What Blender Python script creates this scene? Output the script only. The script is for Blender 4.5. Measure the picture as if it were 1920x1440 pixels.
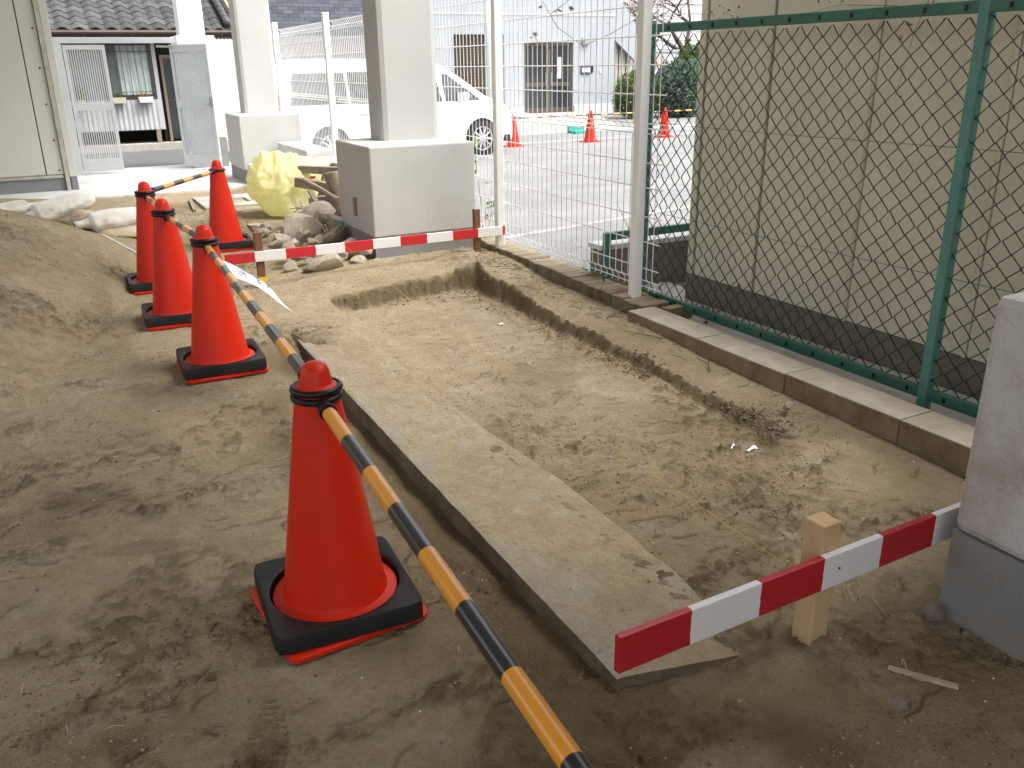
import bpy, math, random
import numpy as np
from mathutils import Vector, Matrix, noise as mnoise
R = math.radians
random.seed(7); rng = np.random.default_rng(7)
for o in list(bpy.data.objects): bpy.data.objects.remove(o)
sc = bpy.context.scene
col = sc.collection

# ------------------------------------------------------------------ camera, sky, sun, exposure
cam_d = bpy.data.cameras.new('camera'); cam = bpy.data.objects.new('camera', cam_d); col.objects.link(cam)
cam_d.lens = 30.375; cam_d.sensor_width = 36.0; cam_d.clip_start = 0.02; cam_d.clip_end = 1000
cam.matrix_world = Matrix(((0.88478328, 0.17226812, -0.43299221, 0), (-0.46582562, 0.30133971, -0.8319861, 0),
                           (-0.01284693, 0.93782625, 0.34686724, 1.4), (0, 0, 0, 1)))
sc.camera = cam
SUN_EL, SUN_AZ = 60, 135          # azimuth from +Y towards +X
world = bpy.data.worlds.new('World'); sc.world = world; world.use_nodes = True
nt = world.node_tree; nt.nodes.clear()
sky = nt.nodes.new('ShaderNodeTexSky'); sky.sky_type = 'NISHITA'; sky.sun_disc = False
sky.sun_elevation = R(SUN_EL); sky.sun_rotation = R(SUN_AZ); sky.dust_density = 6; sky.air_density = 1.0; sky.ozone_density = 1
hs = nt.nodes.new('ShaderNodeHueSaturation'); hs.inputs['Saturation'].default_value = 0.22
bg = nt.nodes.new('ShaderNodeBackground'); bg.inputs['Strength'].default_value = 0.15
wo = nt.nodes.new('ShaderNodeOutputWorld')
nt.links.new(sky.outputs[0], hs.inputs['Color']); nt.links.new(hs.outputs[0], bg.inputs[0]); nt.links.new(bg.outputs[0], wo.inputs[0])
sl = bpy.data.lights.new('sun', 'SUN'); sl.energy = 0.9; sl.angle = R(35); sl.color = (1.0, 0.97, 0.92)
sun = bpy.data.objects.new('sun', sl); col.objects.link(sun)
sd = Vector((math.sin(R(SUN_AZ)) * math.cos(R(SUN_EL)), math.cos(R(SUN_AZ)) * math.cos(R(SUN_EL)), math.sin(R(SUN_EL))))
sun.rotation_euler = sd.to_track_quat('Z', 'Y').to_euler(); sun.location = sd * 40
sc.view_settings.view_transform = 'Standard'; sc.view_settings.look = 'None'
sc.view_settings.gamma = 1; sc.view_settings.use_curve_mapping = False
sc.view_settings.exposure = 1.68
sc.render.engine = 'CYCLES'
sc.cycles.max_bounces = 6; sc.cycles.diffuse_bounces = 4; sc.cycles.transparent_max_bounces = 6

# ------------------------------------------------------------------ material helpers
def M(name, c, c2=None, scale=6, rough=.75, bump=0, bscale=60, metal=0, spec=.4, det=5, dirt=None, dscale=1.2, damt=.5,
      rnd=0, trans=0, alpha=1, bdist=.004, coat=0, wear=None, side=None):
    """procedural principled material: two-tone noise, large dirt noise, bump, per-object variation"""
    m = bpy.data.materials.new(name); m.use_nodes = True; n = m.node_tree; b = n.nodes['Principled BSDF']
    L = n.links.new
    b.inputs['Roughness'].default_value = rough; b.inputs['Metallic'].default_value = metal
    b.inputs['Specular IOR Level'].default_value = spec; b.inputs['Coat Weight'].default_value = coat
    if trans: b.inputs['Transmission Weight'].default_value = trans
    if alpha < 1: b.inputs['Alpha'].default_value = alpha
    tc = n.nodes.new('ShaderNodeTexCoord').outputs['Object']
    def noise(s, d=det, r=.6):
        t = n.nodes.new('ShaderNodeTexNoise'); t.inputs['Scale'].default_value = s; t.inputs['Detail'].default_value = d
        t.inputs['Roughness'].default_value = r; L(tc, t.inputs['Vector']); return t.outputs['Fac']
    def ramp(f, a, z):
        t = n.nodes.new('ShaderNodeMapRange'); t.inputs['From Min'].default_value = a; t.inputs['From Max'].default_value = z
        L(f, t.inputs['Value']); return t.outputs['Result']
    def mix(f, a, z, mode='MIX'):
        t = n.nodes.new('ShaderNodeMix'); t.data_type = 'RGBA'; t.blend_type = mode
        if isinstance(f, float): t.inputs[0].default_value = f
        else: L(f, t.inputs[0])
        for s, v in ((6, a), (7, z)):
            if isinstance(v, tuple): t.inputs[s].default_value = v + (1,)
            else: L(v, t.inputs[s])
        return t.outputs[2]
    c2 = c2 or tuple(x * .82 for x in c)
    cur = mix(ramp(noise(scale), .3, .7), c, c2)
    if dirt:
        f = ramp(noise(dscale, 6, .65), .48, .72)
        mm = n.nodes.new('ShaderNodeMath'); mm.operation = 'MULTIPLY'; L(f, mm.inputs[0]); mm.inputs[1].default_value = damt
        cur = mix(mm.outputs[0], cur, dirt)
    if wear:
        f = ramp(noise(wear[1], 8, .75), wear[2], wear[2] + .06)
        cur = mix(f, cur, wear[0])
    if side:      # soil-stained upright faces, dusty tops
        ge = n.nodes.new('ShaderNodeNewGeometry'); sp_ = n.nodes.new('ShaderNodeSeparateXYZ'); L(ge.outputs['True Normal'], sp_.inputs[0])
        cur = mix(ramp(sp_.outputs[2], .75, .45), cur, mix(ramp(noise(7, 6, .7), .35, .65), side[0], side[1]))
    if rnd:
        oi = n.nodes.new('ShaderNodeObjectInfo'); h = n.nodes.new('ShaderNodeHueSaturation')
        L(ramp(oi.outputs['Random'], 0, 1), h.inputs['Value']); h.inputs['Value'].default_value = 1
        mr = n.nodes.new('ShaderNodeMapRange'); mr.inputs['To Min'].default_value = 1 - rnd; mr.inputs['To Max'].default_value = 1 + rnd
        L(oi.outputs['Random'], mr.inputs['Value']); L(mr.outputs[0], h.inputs['Value']); L(cur, h.inputs['Color']); cur = h.outputs[0]
    L(cur, b.inputs['Base Color'])
    if bump:
        bn = n.nodes.new('ShaderNodeBump'); bn.inputs['Strength'].default_value = bump; bn.inputs['Distance'].default_value = bdist
        L(noise(bscale, 4, .6), bn.inputs['Height']); L(bn.outputs[0], b.inputs['Normal'])
    return m

def striped(name, axis, period, offset, ca, cb, rough=.35, coat=0, wear=.6, edge=.004, bump=.0):
    """two painted colours alternating along a local axis, slightly wavy edges, scuffs"""
    m = bpy.data.materials.new(name); m.use_nodes = True; n = m.node_tree; b = n.nodes['Principled BSDF']; L = n.links.new
    b.inputs['Roughness'].default_value = rough; b.inputs['Coat Weight'].default_value = coat
    tc = n.nodes.new('ShaderNodeTexCoord').outputs['Object']
    sx = n.nodes.new('ShaderNodeSeparateXYZ'); L(tc, sx.inputs[0])
    nz = n.nodes.new('ShaderNodeTexNoise'); nz.inputs['Scale'].default_value = 35; L(tc, nz.inputs['Vector'])
    def mth(op, a, bb):
        t = n.nodes.new('ShaderNodeMath'); t.operation = op
        for i, v in enumerate((a, bb)):
            if isinstance(v, (int, float)): t.inputs[i].default_value = v
            else: L(v, t.inputs[i])
        return t.outputs[0]
    p = mth('ADD', mth('ADD', sx.outputs['XYZ'.index(axis)], offset), mth('MULTIPLY', mth('SUBTRACT', nz.outputs[0], .5), edge))
    f = mth('GREATER_THAN', mth('FLOORED_MODULO' if False else 'FRACT', mth('DIVIDE', p, period), 0), .5)
    def mix(fac, a, z):
        t = n.nodes.new('ShaderNodeMix'); t.data_type = 'RGBA'; L(fac, t.inputs[0])
        for s, v in ((6, a), (7, z)):
            if isinstance(v, tuple): t.inputs[s].default_value = v + (1,)
            else: L(v, t.inputs[s])
        return t.outputs[2]
    base = mix(f, ca, cb)
    n2 = n.nodes.new('ShaderNodeTexNoise'); n2.inputs['Scale'].default_value = 18; n2.inputs['Detail'].default_value = 10; n2.inputs['Roughness'].default_value = .8
    L(tc, n2.inputs['Vector'])
    sc_ = n.nodes.new('ShaderNodeMapRange'); sc_.inputs['From Min'].default_value = wear; sc_.inputs['From Max'].default_value = wear + .12
    sc_.inputs['To Max'].default_value = .45; L(n2.outputs[0], sc_.inputs['Value'])
    L(mix(sc_.outputs[0], base, (.30, .24, .17)), b.inputs['Base Color'])
    if bump:
        bn = n.nodes.new('ShaderNodeBump'); bn.inputs['Strength'].default_value = bump; bn.inputs['Distance'].default_value = .002
        mp = n.nodes.new('ShaderNodeMapping'); mp.inputs['Scale'].default_value = (4, 60, 60); L(tc, mp.inputs[0])
        n3 = n.nodes.new('ShaderNodeTexNoise'); n3.inputs['Scale'].default_value = 3; L(mp.outputs[0], n3.inputs['Vector'])
        L(n3.outputs[0], bn.inputs['Height']); L(bn.outputs[0], b.inputs['Normal'])
    return m

# ------------------------------------------------------------------ object helpers
class MB:
    def __init__(s): s.v = []; s.f = []
    def add(s, vs, fs):
        k = len(s.v); s.v += [tuple(v) for v in vs]; s.f += [tuple(i + k for i in f) for f in fs]; return s
    def box(s, x0, x1, y0, y1, z0, z1):
        return s.add([(x0, y0, z0), (x1, y0, z0), (x1, y1, z0), (x0, y1, z0), (x0, y0, z1), (x1, y0, z1), (x1, y1, z1), (x0, y1, z1)],
                     [(3, 2, 1, 0), (4, 5, 6, 7), (0, 1, 5, 4), (1, 2, 6, 5), (2, 3, 7, 6), (3, 0, 4, 7)])
    def obox(s, c, sz, mat):
        h = [x / 2 for x in sz]; vs = []
        for z in (-1, 1):
            for (x, y) in ((-1, -1), (1, -1), (1, 1), (-1, 1)):
                vs.append(Vector(c) + mat @ Vector((x * h[0], y * h[1], z * h[2])))
        return s.add(vs, [(3, 2, 1, 0), (4, 5, 6, 7), (0, 1, 5, 4), (1, 2, 6, 5), (2, 3, 7, 6), (3, 0, 4, 7)])
    def bar(s, p, q, w, h, up=(0, 0, 1)):
        p, q = Vector(p), Vector(q); d = (q - p); x = d.normalized(); y = Vector(up).cross(x).normalized(); z = x.cross(y)
        return s.obox((p + q) / 2, (d.length, w, h), Matrix((x, y, z)).transposed())
    def tube(s, pts, r, n=6, cap=True):
        pts = [Vector(p) for p in pts]; rs = r if isinstance(r, (list, tuple)) else [r] * len(pts)
        k = len(s.v); up = Vector((0, 0, 1)); pu = None
        for i, p in enumerate(pts):
            t = (pts[min(i + 1, len(pts) - 1)] - pts[max(i - 1, 0)]).normalized()
            if pu is None:
                a = up if abs(t.z) < .9 else Vector((1, 0, 0)); u = t.cross(a).normalized()
            else:
                u = (pu - t * pu.dot(t)).normalized()
            pu = u; w = t.cross(u)
            for j in range(n):
                a = 2 * math.pi * j / n; s.v.append(tuple(p + (u * math.cos(a) + w * math.sin(a)) * rs[i]))
        for i in range(len(pts) - 1):
            for j in range(n):
                a, b = k + i * n + j, k + i * n + (j + 1) % n
                s.f.append((a, b, b + n, a + n))
        if cap:
            s.f.append(tuple(k + j for j in range(n))[::-1]); e = k + (len(pts) - 1) * n; s.f.append(tuple(e + j for j in range(n)))
        return s
    def lathe(s, prof, n=32, c=(0, 0, 0)):
        k = len(s.v)
        for (r, z) in prof:
            for j in range(n):
                a = 2 * math.pi * j / n; s.v.append((c[0] + r * math.cos(a), c[1] + r * math.sin(a), c[2] + z))
        for i in range(len(prof) - 1):
            for j in range(n):
                a, b = k + i * n + j, k + i * n + (j + 1) % n
                s.f.append((a, b, b + n, a + n))
        return s
    def grid(s, fn, nu, nv):
        k = len(s.v)
        for i in range(nu + 1):
            for j in range(nv + 1): s.v.append(tuple(fn(i / nu, j / nv)))
        for i in range(nu):
            for j in range(nv):
                a = k + i * (nv + 1) + j; s.f.append((a, a + nv + 1, a + nv + 2, a + 1))
        return s
    def torus(s, c, R_, r, n=32, m=8, sq=1.0):
        k = len(s.v)
        for i in range(n):
            a = 2 * math.pi * i / n
            for j in range(m):
                b = 2 * math.pi * j / m
                s.v.append((c[0] + (R_ + r * math.cos(b)) * math.cos(a), c[1] + (R_ + r * math.cos(b)) * math.sin(a), c[2] + r * sq * math.sin(b)))
        for i in range(n):
            for j in range(m):
                s.f.append((k + i * m + j, k + ((i + 1) % n) * m + j, k + ((i + 1) % n) * m + (j + 1) % m, k + i * m + (j + 1) % m))
        return s
    def xf(s, mat):
        s.v = [tuple(mat @ Vector(v)) for v in s.v]; return s
    def mesh(s, name, mat, smooth=False, off=(0, 0, 0)):
        me = bpy.data.meshes.new(name)
        me.from_pydata([(v[0] - off[0], v[1] - off[1], v[2] - off[2]) for v in s.v], [], s.f); me.materials.append(mat)
        if smooth: me.polygons.foreach_set('use_smooth', [True] * len(me.polygons))
        me.update(); return me
    def build(s, name, mat, parent=None, smooth=False, bevel=0, world=True, off=None, kind=None, auto=None, label=None):
        """link as one mesh object; vertices are given in world space unless world=False"""
        root = parent
        while root is not None and root.parent is not None: root = root.parent
        o_ = (root.location if (root is not None and world) else (off or (0, 0, 0)))
        ob = bpy.data.objects.new(name, s.mesh(name, mat, smooth, o_)); col.objects.link(ob)
        if parent is not None: ob.parent = parent
        elif off: ob.location = off
        if bevel:
            md = ob.modifiers.new('bevel', 'BEVEL'); md.width = bevel; md.segments = 2; md.limit_method = 'ANGLE'; md.angle_limit = R(40)
        if auto:
            ob.data.polygons.foreach_set('use_smooth', [True] * len(ob.data.polygons))
            ob.data.set_sharp_from_angle(angle=R(auto))
        if kind: ob['kind'] = kind
        if label: ob['label'] = label
        return ob
def tag(o, label, cat, group=None):
    o['label'] = label; o['category'] = cat
    if group: o['group'] = group
    return o
def thing(name, label, cat, loc=(0, 0, 0), rz=0, group=None):
    o = bpy.data.objects.new(name, None); col.objects.link(o); o.location = loc; o.rotation_euler = (0, 0, rz); o.empty_display_size = .1
    return tag(o, label, cat, group)
def struct(o): o['kind'] = 'structure'; return o
def inst(src, parent, name=None, loc=None, rot=None, scale=None):
    c = bpy.data.objects.new(name or src.name.split('.')[0], src if isinstance(src, bpy.types.Mesh) else src.data); col.objects.link(c)
    c.parent = parent
    if loc: c.location = loc
    if rot: c.rotation_euler = rot
    if scale: c.scale = scale
    return c
def copy_tree(o, parent=None):
    c = o.copy(); col.objects.link(c); c.parent = parent
    for ch in list(o.children): copy_tree(ch, c)
    return c
def sstep(a, b, x):
    t = np.clip((np.asarray(x, dtype=float) - a) / (b - a), 0, 1); return t * t * (3 - 2 * t)
_tab = rng.random((256, 256))
def vn(x, y, s=0):
    x = np.asarray(x) + s * 17.13; y = np.asarray(y) + s * 9.71
    xi = np.floor(x).astype(int); yi = np.floor(y).astype(int); fx = x - xi; fy = y - yi
    fx = fx * fx * (3 - 2 * fx); fy = fy * fy * (3 - 2 * fy)
    a = _tab[xi & 255, yi & 255]; b = _tab[(xi + 1) & 255, yi & 255]; c = _tab[xi & 255, (yi + 1) & 255]; d = _tab[(xi + 1) & 255, (yi + 1) & 255]
    return (a * (1 - fx) + b * fx) * (1 - fy) + (c * (1 - fx) + d * fx) * fy
def fbm(x, y, f, o=4, s=0, g=.5):
    t = 0; a = 1; n = 0
    for i in range(o):
        t = t + a * (vn(x * f, y * f, s + i * 3) - .5); n += a; a *= g; f *= 2.03
    return t / n

# ------------------------------------------------------------------ materials
MAT = dict(
    conc=M('concrete', (.42, .40, .37), (.33, .31, .28), 5, .9, .35, 90, dirt=(.25, .21, .16), dscale=2.2, damt=.5),
    conc_light=M('concrete_light', (.64, .64, .615), (.57, .57, .545), 4, .85, .2, 60, dirt=(.40, .37, .32), dscale=1.0, damt=.4),
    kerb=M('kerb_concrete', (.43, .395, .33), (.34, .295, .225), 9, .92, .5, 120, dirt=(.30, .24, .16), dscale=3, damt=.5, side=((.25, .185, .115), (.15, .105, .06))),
    stucco=M('stucco_paint', (.47, .47, .452), (.43, .43, .408), 3, .85, .4, 75, dirt=(.42, .385, .33), dscale=1.6, damt=.35, bdist=.006),
    column=M('column_paint', (.46, .46, .438), (.425, .425, .403), 2, .75, .12, 40, dirt=(.42, .395, .35), dscale=1.2, damt=.35),
    band=M('grey_base_paint', (.25, .252, .25), (.205, .207, .205), 4, .85, .6, 75, dirt=(.27, .215, .15), dscale=2.6, damt=.75, bdist=.006),
    stucco_old=M('stucco_stained', (.58, .56, .53), (.49, .465, .43), 5, .92, .9, 85, dirt=(.24, .155, .085), dscale=2.9, damt=.85, bdist=.007, wear=((.66, .65, .62), 5, .63)),
    white=M('white_paint', (.84, .84, .83), (.80, .80, .79), 3, .45, dirt=(.62, .60, .56), dscale=2, damt=.3),
    wire=M('white_coated_wire', (.88, .88, .87), None, 3, .45),
    alum=M('aluminium', (.58, .60, .61), (.52, .54, .55), 4, .42, metal=.35),
    alum2=M('aluminium_shutter', (.60, .625, .65), (.55, .575, .60), 4, .45, metal=.3),
    beige=M('beige_panel', (.70, .665, .545), (.65, .61, .49), 2.5, .85, .2, 150, dirt=(.54, .49, .37), dscale=1.3, damt=.4),
    joint=M('joint_sealant', (.16, .11, .08), (.12, .085, .06), 8, .8),
    cream=M('cream_panel', (.57, .57, .525), (.53, .53, .485), 1.6, .6, .05, 60, dirt=(.49, .46, .39), dscale=1.1, damt=.4),
    trim=M('trim_metal', (.52, .49, .43), (.36, .35, .33), 9, .5, metal=.3, dirt=(.30, .27, .23), dscale=6, damt=.6),
    found=M('foundation', (.22, .235, .24), (.18, .19, .195), 5, .9, .4, 70),
    dark_conc=M('foundation_dark', (.22, .20, .155), (.165, .15, .115), 5, .95, .5, 60, dirt=(.10, .10, .065), dscale=3, damt=.6),
    green=M('green_paint', (.045, .17, .125), (.035, .135, .10), 7, .45, .15, 50, dirt=(.13, .17, .13), dscale=5, damt=.45),
    green_lt=M('green_post_paint', (.11, .30, .265), (.085, .235, .205), 9, .45, .2, 40, dirt=(.16, .20, .16), dscale=5, damt=.6),
    gwire=M('green_wire', (.022, .055, .044), (.016, .042, .033), 20, .5),
    orange=M('cone_plastic', (.58, .019, .003), (.52, .016, .003), 3, .42, .03, 30, spec=.3, wear=((.45, .07, .03), 9, .68)),
    rubber=M('black_rubber', (.009, .009, .010), (.013, .013, .013), 8, .5, .12, 90, spec=.3, dirt=(.05, .043, .033), dscale=9, damt=.15),
    ring=M('black_plastic', (.008, .008, .009), None, 8, .4, spec=.3),
    wood=M('new_wood', (.56, .40, .23), (.46, .31, .165), 9, .7, .2, 60),
    brown_wood=M('brown_wood', (.20, .085, .045), (.145, .06, .03), 12, .7, .3, 60),
    old_wood=M('weathered_wood', (.33, .27, .20), (.20, .155, .11), 14, .9, .8, 45, bdist=.01),
    yellow=M('yellow_paint', (.80, .58, .01), None, 5, .5),
    steel=M('galvanised', (.42, .42, .42), None, 12, .4, metal=.7),
    rust=M('rusty_steel', (.16, .07, .045), (.10, .05, .035), 18, .85, .3, 60),
    rock=M('rock', (.50, .43, .335), (.35, .295, .225), 7, .92, .9, 22, rnd=.25, dirt=(.50, .45, .37), dscale=4, damt=.5, bdist=.012),
    sack=M('sandbag_cloth', (.74, .72, .67), (.66, .63, .56), 6, .8, .5, 120, dirt=(.42, .33, .22), dscale=4, damt=.45),
    sack2=M('sandbag_dirty', (.52, .43, .30), (.42, .33, .22), 6, .85, .5, 120, dirt=(.62, .57, .48), dscale=4, damt=.5),
    paper=M('paper', (.78, .79, .80), (.74, .75, .77), 6, .6),
    ink=M('ink', (.12, .16, .28), None, 5, .6),
    string=M('yellow_string', (.55, .40, .06), None, 5, .7),
    straw=M('straw', (.50, .43, .31), (.38, .31, .21), 9, .9),
    twig=M('twig', (.17, .125, .09), (.11, .08, .055), 9, .9, rnd=.3),
    asphalt=M('asphalt', (.20, .20, .20), (.15, .15, .148), 3.5, .9, .6, 130, dirt=(.26, .255, .245), dscale=.6, damt=.7, wear=((.10, .10, .10), 22, .64)),
    road=M('road_asphalt', (.085, .085, .09), (.11, .11, .112), 2, .9, .4, 120),
    line=M('white_line_paint', (.42, .42, .41), (.30, .30, .29), 9, .8, wear=((.18, .18, .18), 9, .52)),
    tile=M('roof_tile', (.06, .06, .06), (.04, .04, .042), 9, .55, .2, 40, rnd=.38, dirt=(.11, .105, .095), dscale=5, damt=.5),
    tile2=M('wall_tile', (.105, .115, .14), (.09, .10, .12), 3, .5, rnd=.25),
    mortar=M('mortar', (.05, .05, .055), None, 5, .9),
    corr=M('corrugated_sheet', (.48, .49, .50), (.42, .43, .44), 3, .6, dirt=(.33, .32, .30), dscale=2, damt=.5),
    dark=M('dark_interior', (.025, .022, .02), None, 4, .9),
    glass=M('window_glass', (.035, .04, .045), None, 4, .06, spec=.6),
    glass_grey=M('frosted_glass', (.16, .19, .185), (.12, .14, .14), 3, .15),
    curtain=M('curtain', (.50, .56, .55), (.38, .44, .44), 9, .85),
    bronze=M('bronze_frame', (.085, .07, .055), None, 6, .45, metal=.4),
    tan=M('tan_frame', (.26, .20, .13), None, 6, .5),
    brownwall=M('brown_louvre', (.10, .07, .05), (.085, .06, .045), 4, .6),
    office=M('office_wall', (.34, .365, .395), (.31, .335, .365), 1.5, .7, dirt=(.34, .355, .37), dscale=.6, damt=.4),
    office2=M('neighbour_wall', (.55, .56, .57), None, 1.5, .7),
    carpaint=M('white_car_paint', (.80, .80, .80), (.79, .79, .79), 2, .25, coat=.6),
    tyre=M('tyre', (.02, .02, .02), None, 20, .8, .2, 60),
    alloy=M('alloy', (.60, .60, .61), None, 5, .3, metal=.6),
    carblack=M('car_trim', (.015, .015, .016), None, 5, .5),
    lamp=M('clear_lamp', (.72, .74, .76), None, 5, .15),
    red=M('red_lamp', (.45, .02, .02), None, 5, .2),
    apron=M('apron_concrete', (.36, .35, .32), (.31, .30, .27), 1.5, .9, .2, 40),
    turq=M('green_mat', (.03, .34, .27), None, 8, .7),
    blue=M('blue_sign', (.03, .03, .16), None, 5, .4),
    copper=M('copper_strip', (.45, .27, .19), None, 5, .5),
    pot=M('planter', (.62, .60, .45), None, 6, .6),
    bark=M('bark', (.09, .065, .05), (.06, .045, .035), 12, .9, .6, 30),
    soffit=M('soffit', (.62, .61, .59), (.58, .57, .55), 1, .9, .1, 40),
    shade=M('offcam_paint', (.64, .63, .60), (.60, .59, .56), 1, .9, .1, 40),
    redpaint=M('red_plastic', (.55, .03, .02), None, 5, .4),
)
def leafmat(name, c, c2, tr=.35):
    m = M(name, c, c2, 2.2, .6); n = m.node_tree; b = n.nodes['Principled BSDF']
    t = n.nodes.new('ShaderNodeBsdfTranslucent'); x = n.nodes.new('ShaderNodeMixShader'); x.inputs[0].default_value = tr
    src = b.inputs['Base Color'].links[0].from_socket
    n.links.new(src, t.inputs['Color']); n.links.new(b.outputs[0], x.inputs[1]); n.links.new(t.outputs[0], x.inputs[2])
    n.links.new(x.outputs[0], n.nodes['Material Output'].inputs['Surface']); return m
MAT['leaf'] = leafmat('shrub_leaf', (.07, .11, .03), (.11, .15, .045))
MAT['leaf_blue'] = leafmat('shrub_leaf_bluish', (.09, .14, .10), (.14, .19, .145))
MAT['leaf_bright'] = leafmat('weed_leaf', (.16, .27, .05), (.11, .20, .03))
MAT['blossom'] = leafmat('blossom', (.60, .47, .47), (.64, .56, .55))
MAT['dead_leaf'] = leafmat('dead_leaf', (.14, .075, .04), (.10, .05, .03), .15)
MAT['dry_weed'] = leafmat('dry_weed', (.24, .16, .07), (.16, .11, .05), .2)
MAT['bag'] = leafmat('yellow_plastic_film', (.90, .86, .46), (.90, .87, .62), .55)
bb = MAT['bag'].node_tree.nodes['Principled BSDF']; bb.inputs['Roughness'].default_value = .28

# ------------------------------------------------------------------ dirt ground
SLAB_Z = .03
KERB_Z = .12
SLAB_R = [(1.30, 1.33), (1.72, 1.38), (2.35, 1.39), (3.06, 1.365), (3.77, 1.325), (4.5, 1.28)]   # (y, x) of right edge
FOOT = []
def base_height(x, y):
    z = .012 * fbm(x, y, 1.1, 3, 1) * 2 + .010 * fbm(x, y, 4, 3, 2)
    # sand mound on the left
    toe = np.interp(y, [0, 3, 4.04, 5.03, 6, 7.64, 9, 11], [-2.3, -.85, -.36, 0.02, .36, .62, .62, .3]) + .10 * fbm(x, y, .8, 3, 5)
    d = np.clip(toe - x, 0, None)
    fade = sstep(2.0, 5.0, y) * (1 - .82 * sstep(7.2, 8.9, y))
    z = z + fade * (.55 * (1 - np.exp(-(d / .95) ** 1.2))) * 1.36 + .02 * fade * sstep(0, .3, d) * fbm(x, y, 3, 3, 6)
    # pit
    wob = .05 * fbm(x, y, 2.6, 3, 8) + .05 * fbm(x, y, 9, 3, 9)
    xr = np.interp(y, [1.5, 2.49, 2.9, 3.3, 3.8, 4.5, 5.3], [2.40, 2.44, 2.47, 2.46, 2.47, 2.50, 2.55]) + wob
    yf = np.interp(x, [1.3, 1.5, 2.0, 2.41, 2.6], [5.25, 5.34, 5.43, 5.50, 5.36]) + wob
    xl = np.interp(y, [1, 4.2, 4.6, 5.2], [1.2, 1.25, 1.36, 1.41]) + wob
    wr = np.interp(y, [1.8, 2.4, 3.2, 5], [.5, .14, .06, .055])
    dr = np.clip((xr - x) / wr, 0, 1); df = np.clip((yf - y) / .10, 0, 1); dl = np.clip((x - xl) / np.interp(y, [4.2, 4.8, 5.2], [.45, .30, .12]), 0, 1)
    ins = np.minimum(np.minimum(dr, df), dl); ins = ins * ins * (3 - 2 * ins)
    floor = np.interp(y, [1.5, 2.4, 3.4, 5.2], [.008, -.002, -.022, -.085]) + .016 * np.exp(-((x - 1.38) / .16) ** 2) * (y < 4.4) + .006 * fbm(x, y, 6, 3, 11) + .010 * fbm(x, y, 1.7, 2, 12)
    out = z.copy()
    berm = sstep(2.35, 2.6, x) * sstep(1.9, 4.0, y) * (1 - sstep(5.6, 6.2, y)) * (1 - .75 * sstep(2.66, 2.86, x) * sstep(3.6, 4.0, y))
    out = out + .068 * berm + .04 * sstep(5.0, 5.5, y) * (1 - sstep(6.0, 6.6, y)) * sstep(1.2, 1.6, x)
    out = out + .02 * sstep(2.3, 2.45, x) * sstep(1.4, 2.2, y) * (1 - sstep(2.2, 3.0, y))
    zz = out * (1 - ins) + floor * ins
    i2 = np.minimum(dr, df); i2 = i2 * i2 * (3 - 2 * i2)
    wall = np.clip(i2 * (1 - i2) * 4, 0, 1) * sstep(1.9, 2.6, y) * sstep(.1, .6, dl)
    zz = zz + wall * (.10 * fbm(x, y, 13, 3, 14) + .065 * fbm(x, y, 38, 2, 15))
    # loose clods that fell off the bank
    fall = sstep(.0, .04, ins) * np.exp(-np.clip(np.minimum((xr - wr - x) / .16, 9), 0, 9) ** 2) * sstep(2.1, 2.7, y) * (y < 5.5)
    cl = np.clip(vn(x * 30, y * 30, 21) - .5, 0, 1) + .6 * np.clip(vn(x * 65, y * 65, 22) - .5, 0, 1)
    zz = zz + fall * .035 * cl
    # trench along the slab, sand drift on the slab
    sx = np.interp(y, [1.38, 4.43], [.99, 1.03])
    t = np.clip((x - (sx - .26 - .05 * fbm(x, y, 3, 2, 31))) / .24, 0, 1)
    tr = t * t * (3 - 2 * t) * sstep(1.2, 1.55, y) * (1 - sstep(4.2, 4.5, y)) * (x < sx + .12)
    depth = np.interp(y, [1.3, 1.9, 2.4, 3.0, 3.8, 4.4], [.02, .045, .055, .055, .05, .02]) + .03 * fbm(x, y, 5, 3, 33)
    zz = zz - tr * depth
    on = (x > sx + .015) & (y > 1.37 - .09 * (x - .99) / .34) & (x < 1.46) & (y < 4.75)
    u = (x - sx) / .37
    cov = 1.1 * (u - 1.0) + 1.0 * sstep(3.2, 4.3, y) * (.3 + 1.0 * u) - .3 * (1 - u) + .40 * fbm(x, y, 9, 4, 35) + .3 * fbm(x, y, 34, 2, 36)
    cov = cov - .25 * sstep(1.75, 1.35, y) * (u < .6) + .35 * sstep(.7, 1.0, u) * sstep(1.55, 1.36, y) + 1.2 * sstep(4.2, 4.45, y)
    hs_ = SLAB_Z + np.clip(.03 * cov, -.03, .014)
    hs_ = hs_ * (1 - sstep(4.45, 4.75, y)) + zz * sstep(4.45, 4.75, y)
    zz = np.where(on, np.where(x < 1.33, hs_, hs_ * (1 - sstep(1.33, 1.41, x)) + zz * sstep(1.33, 1.41, x)), zz)
    zz = zz - .02 * sstep(1.40, 1.30, y) * (x > .9) * (x < 1.5) * sstep(1.0, 1.2, y)
    zz = zz + .040 * np.exp(-((x - 1.37) / .13) ** 2 - ((y - 1.27) / .07) ** 2) * (y < 1.36)
    return zz, wall + .75 * fall * np.clip(cl * 2, 0, 1), tr
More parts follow.
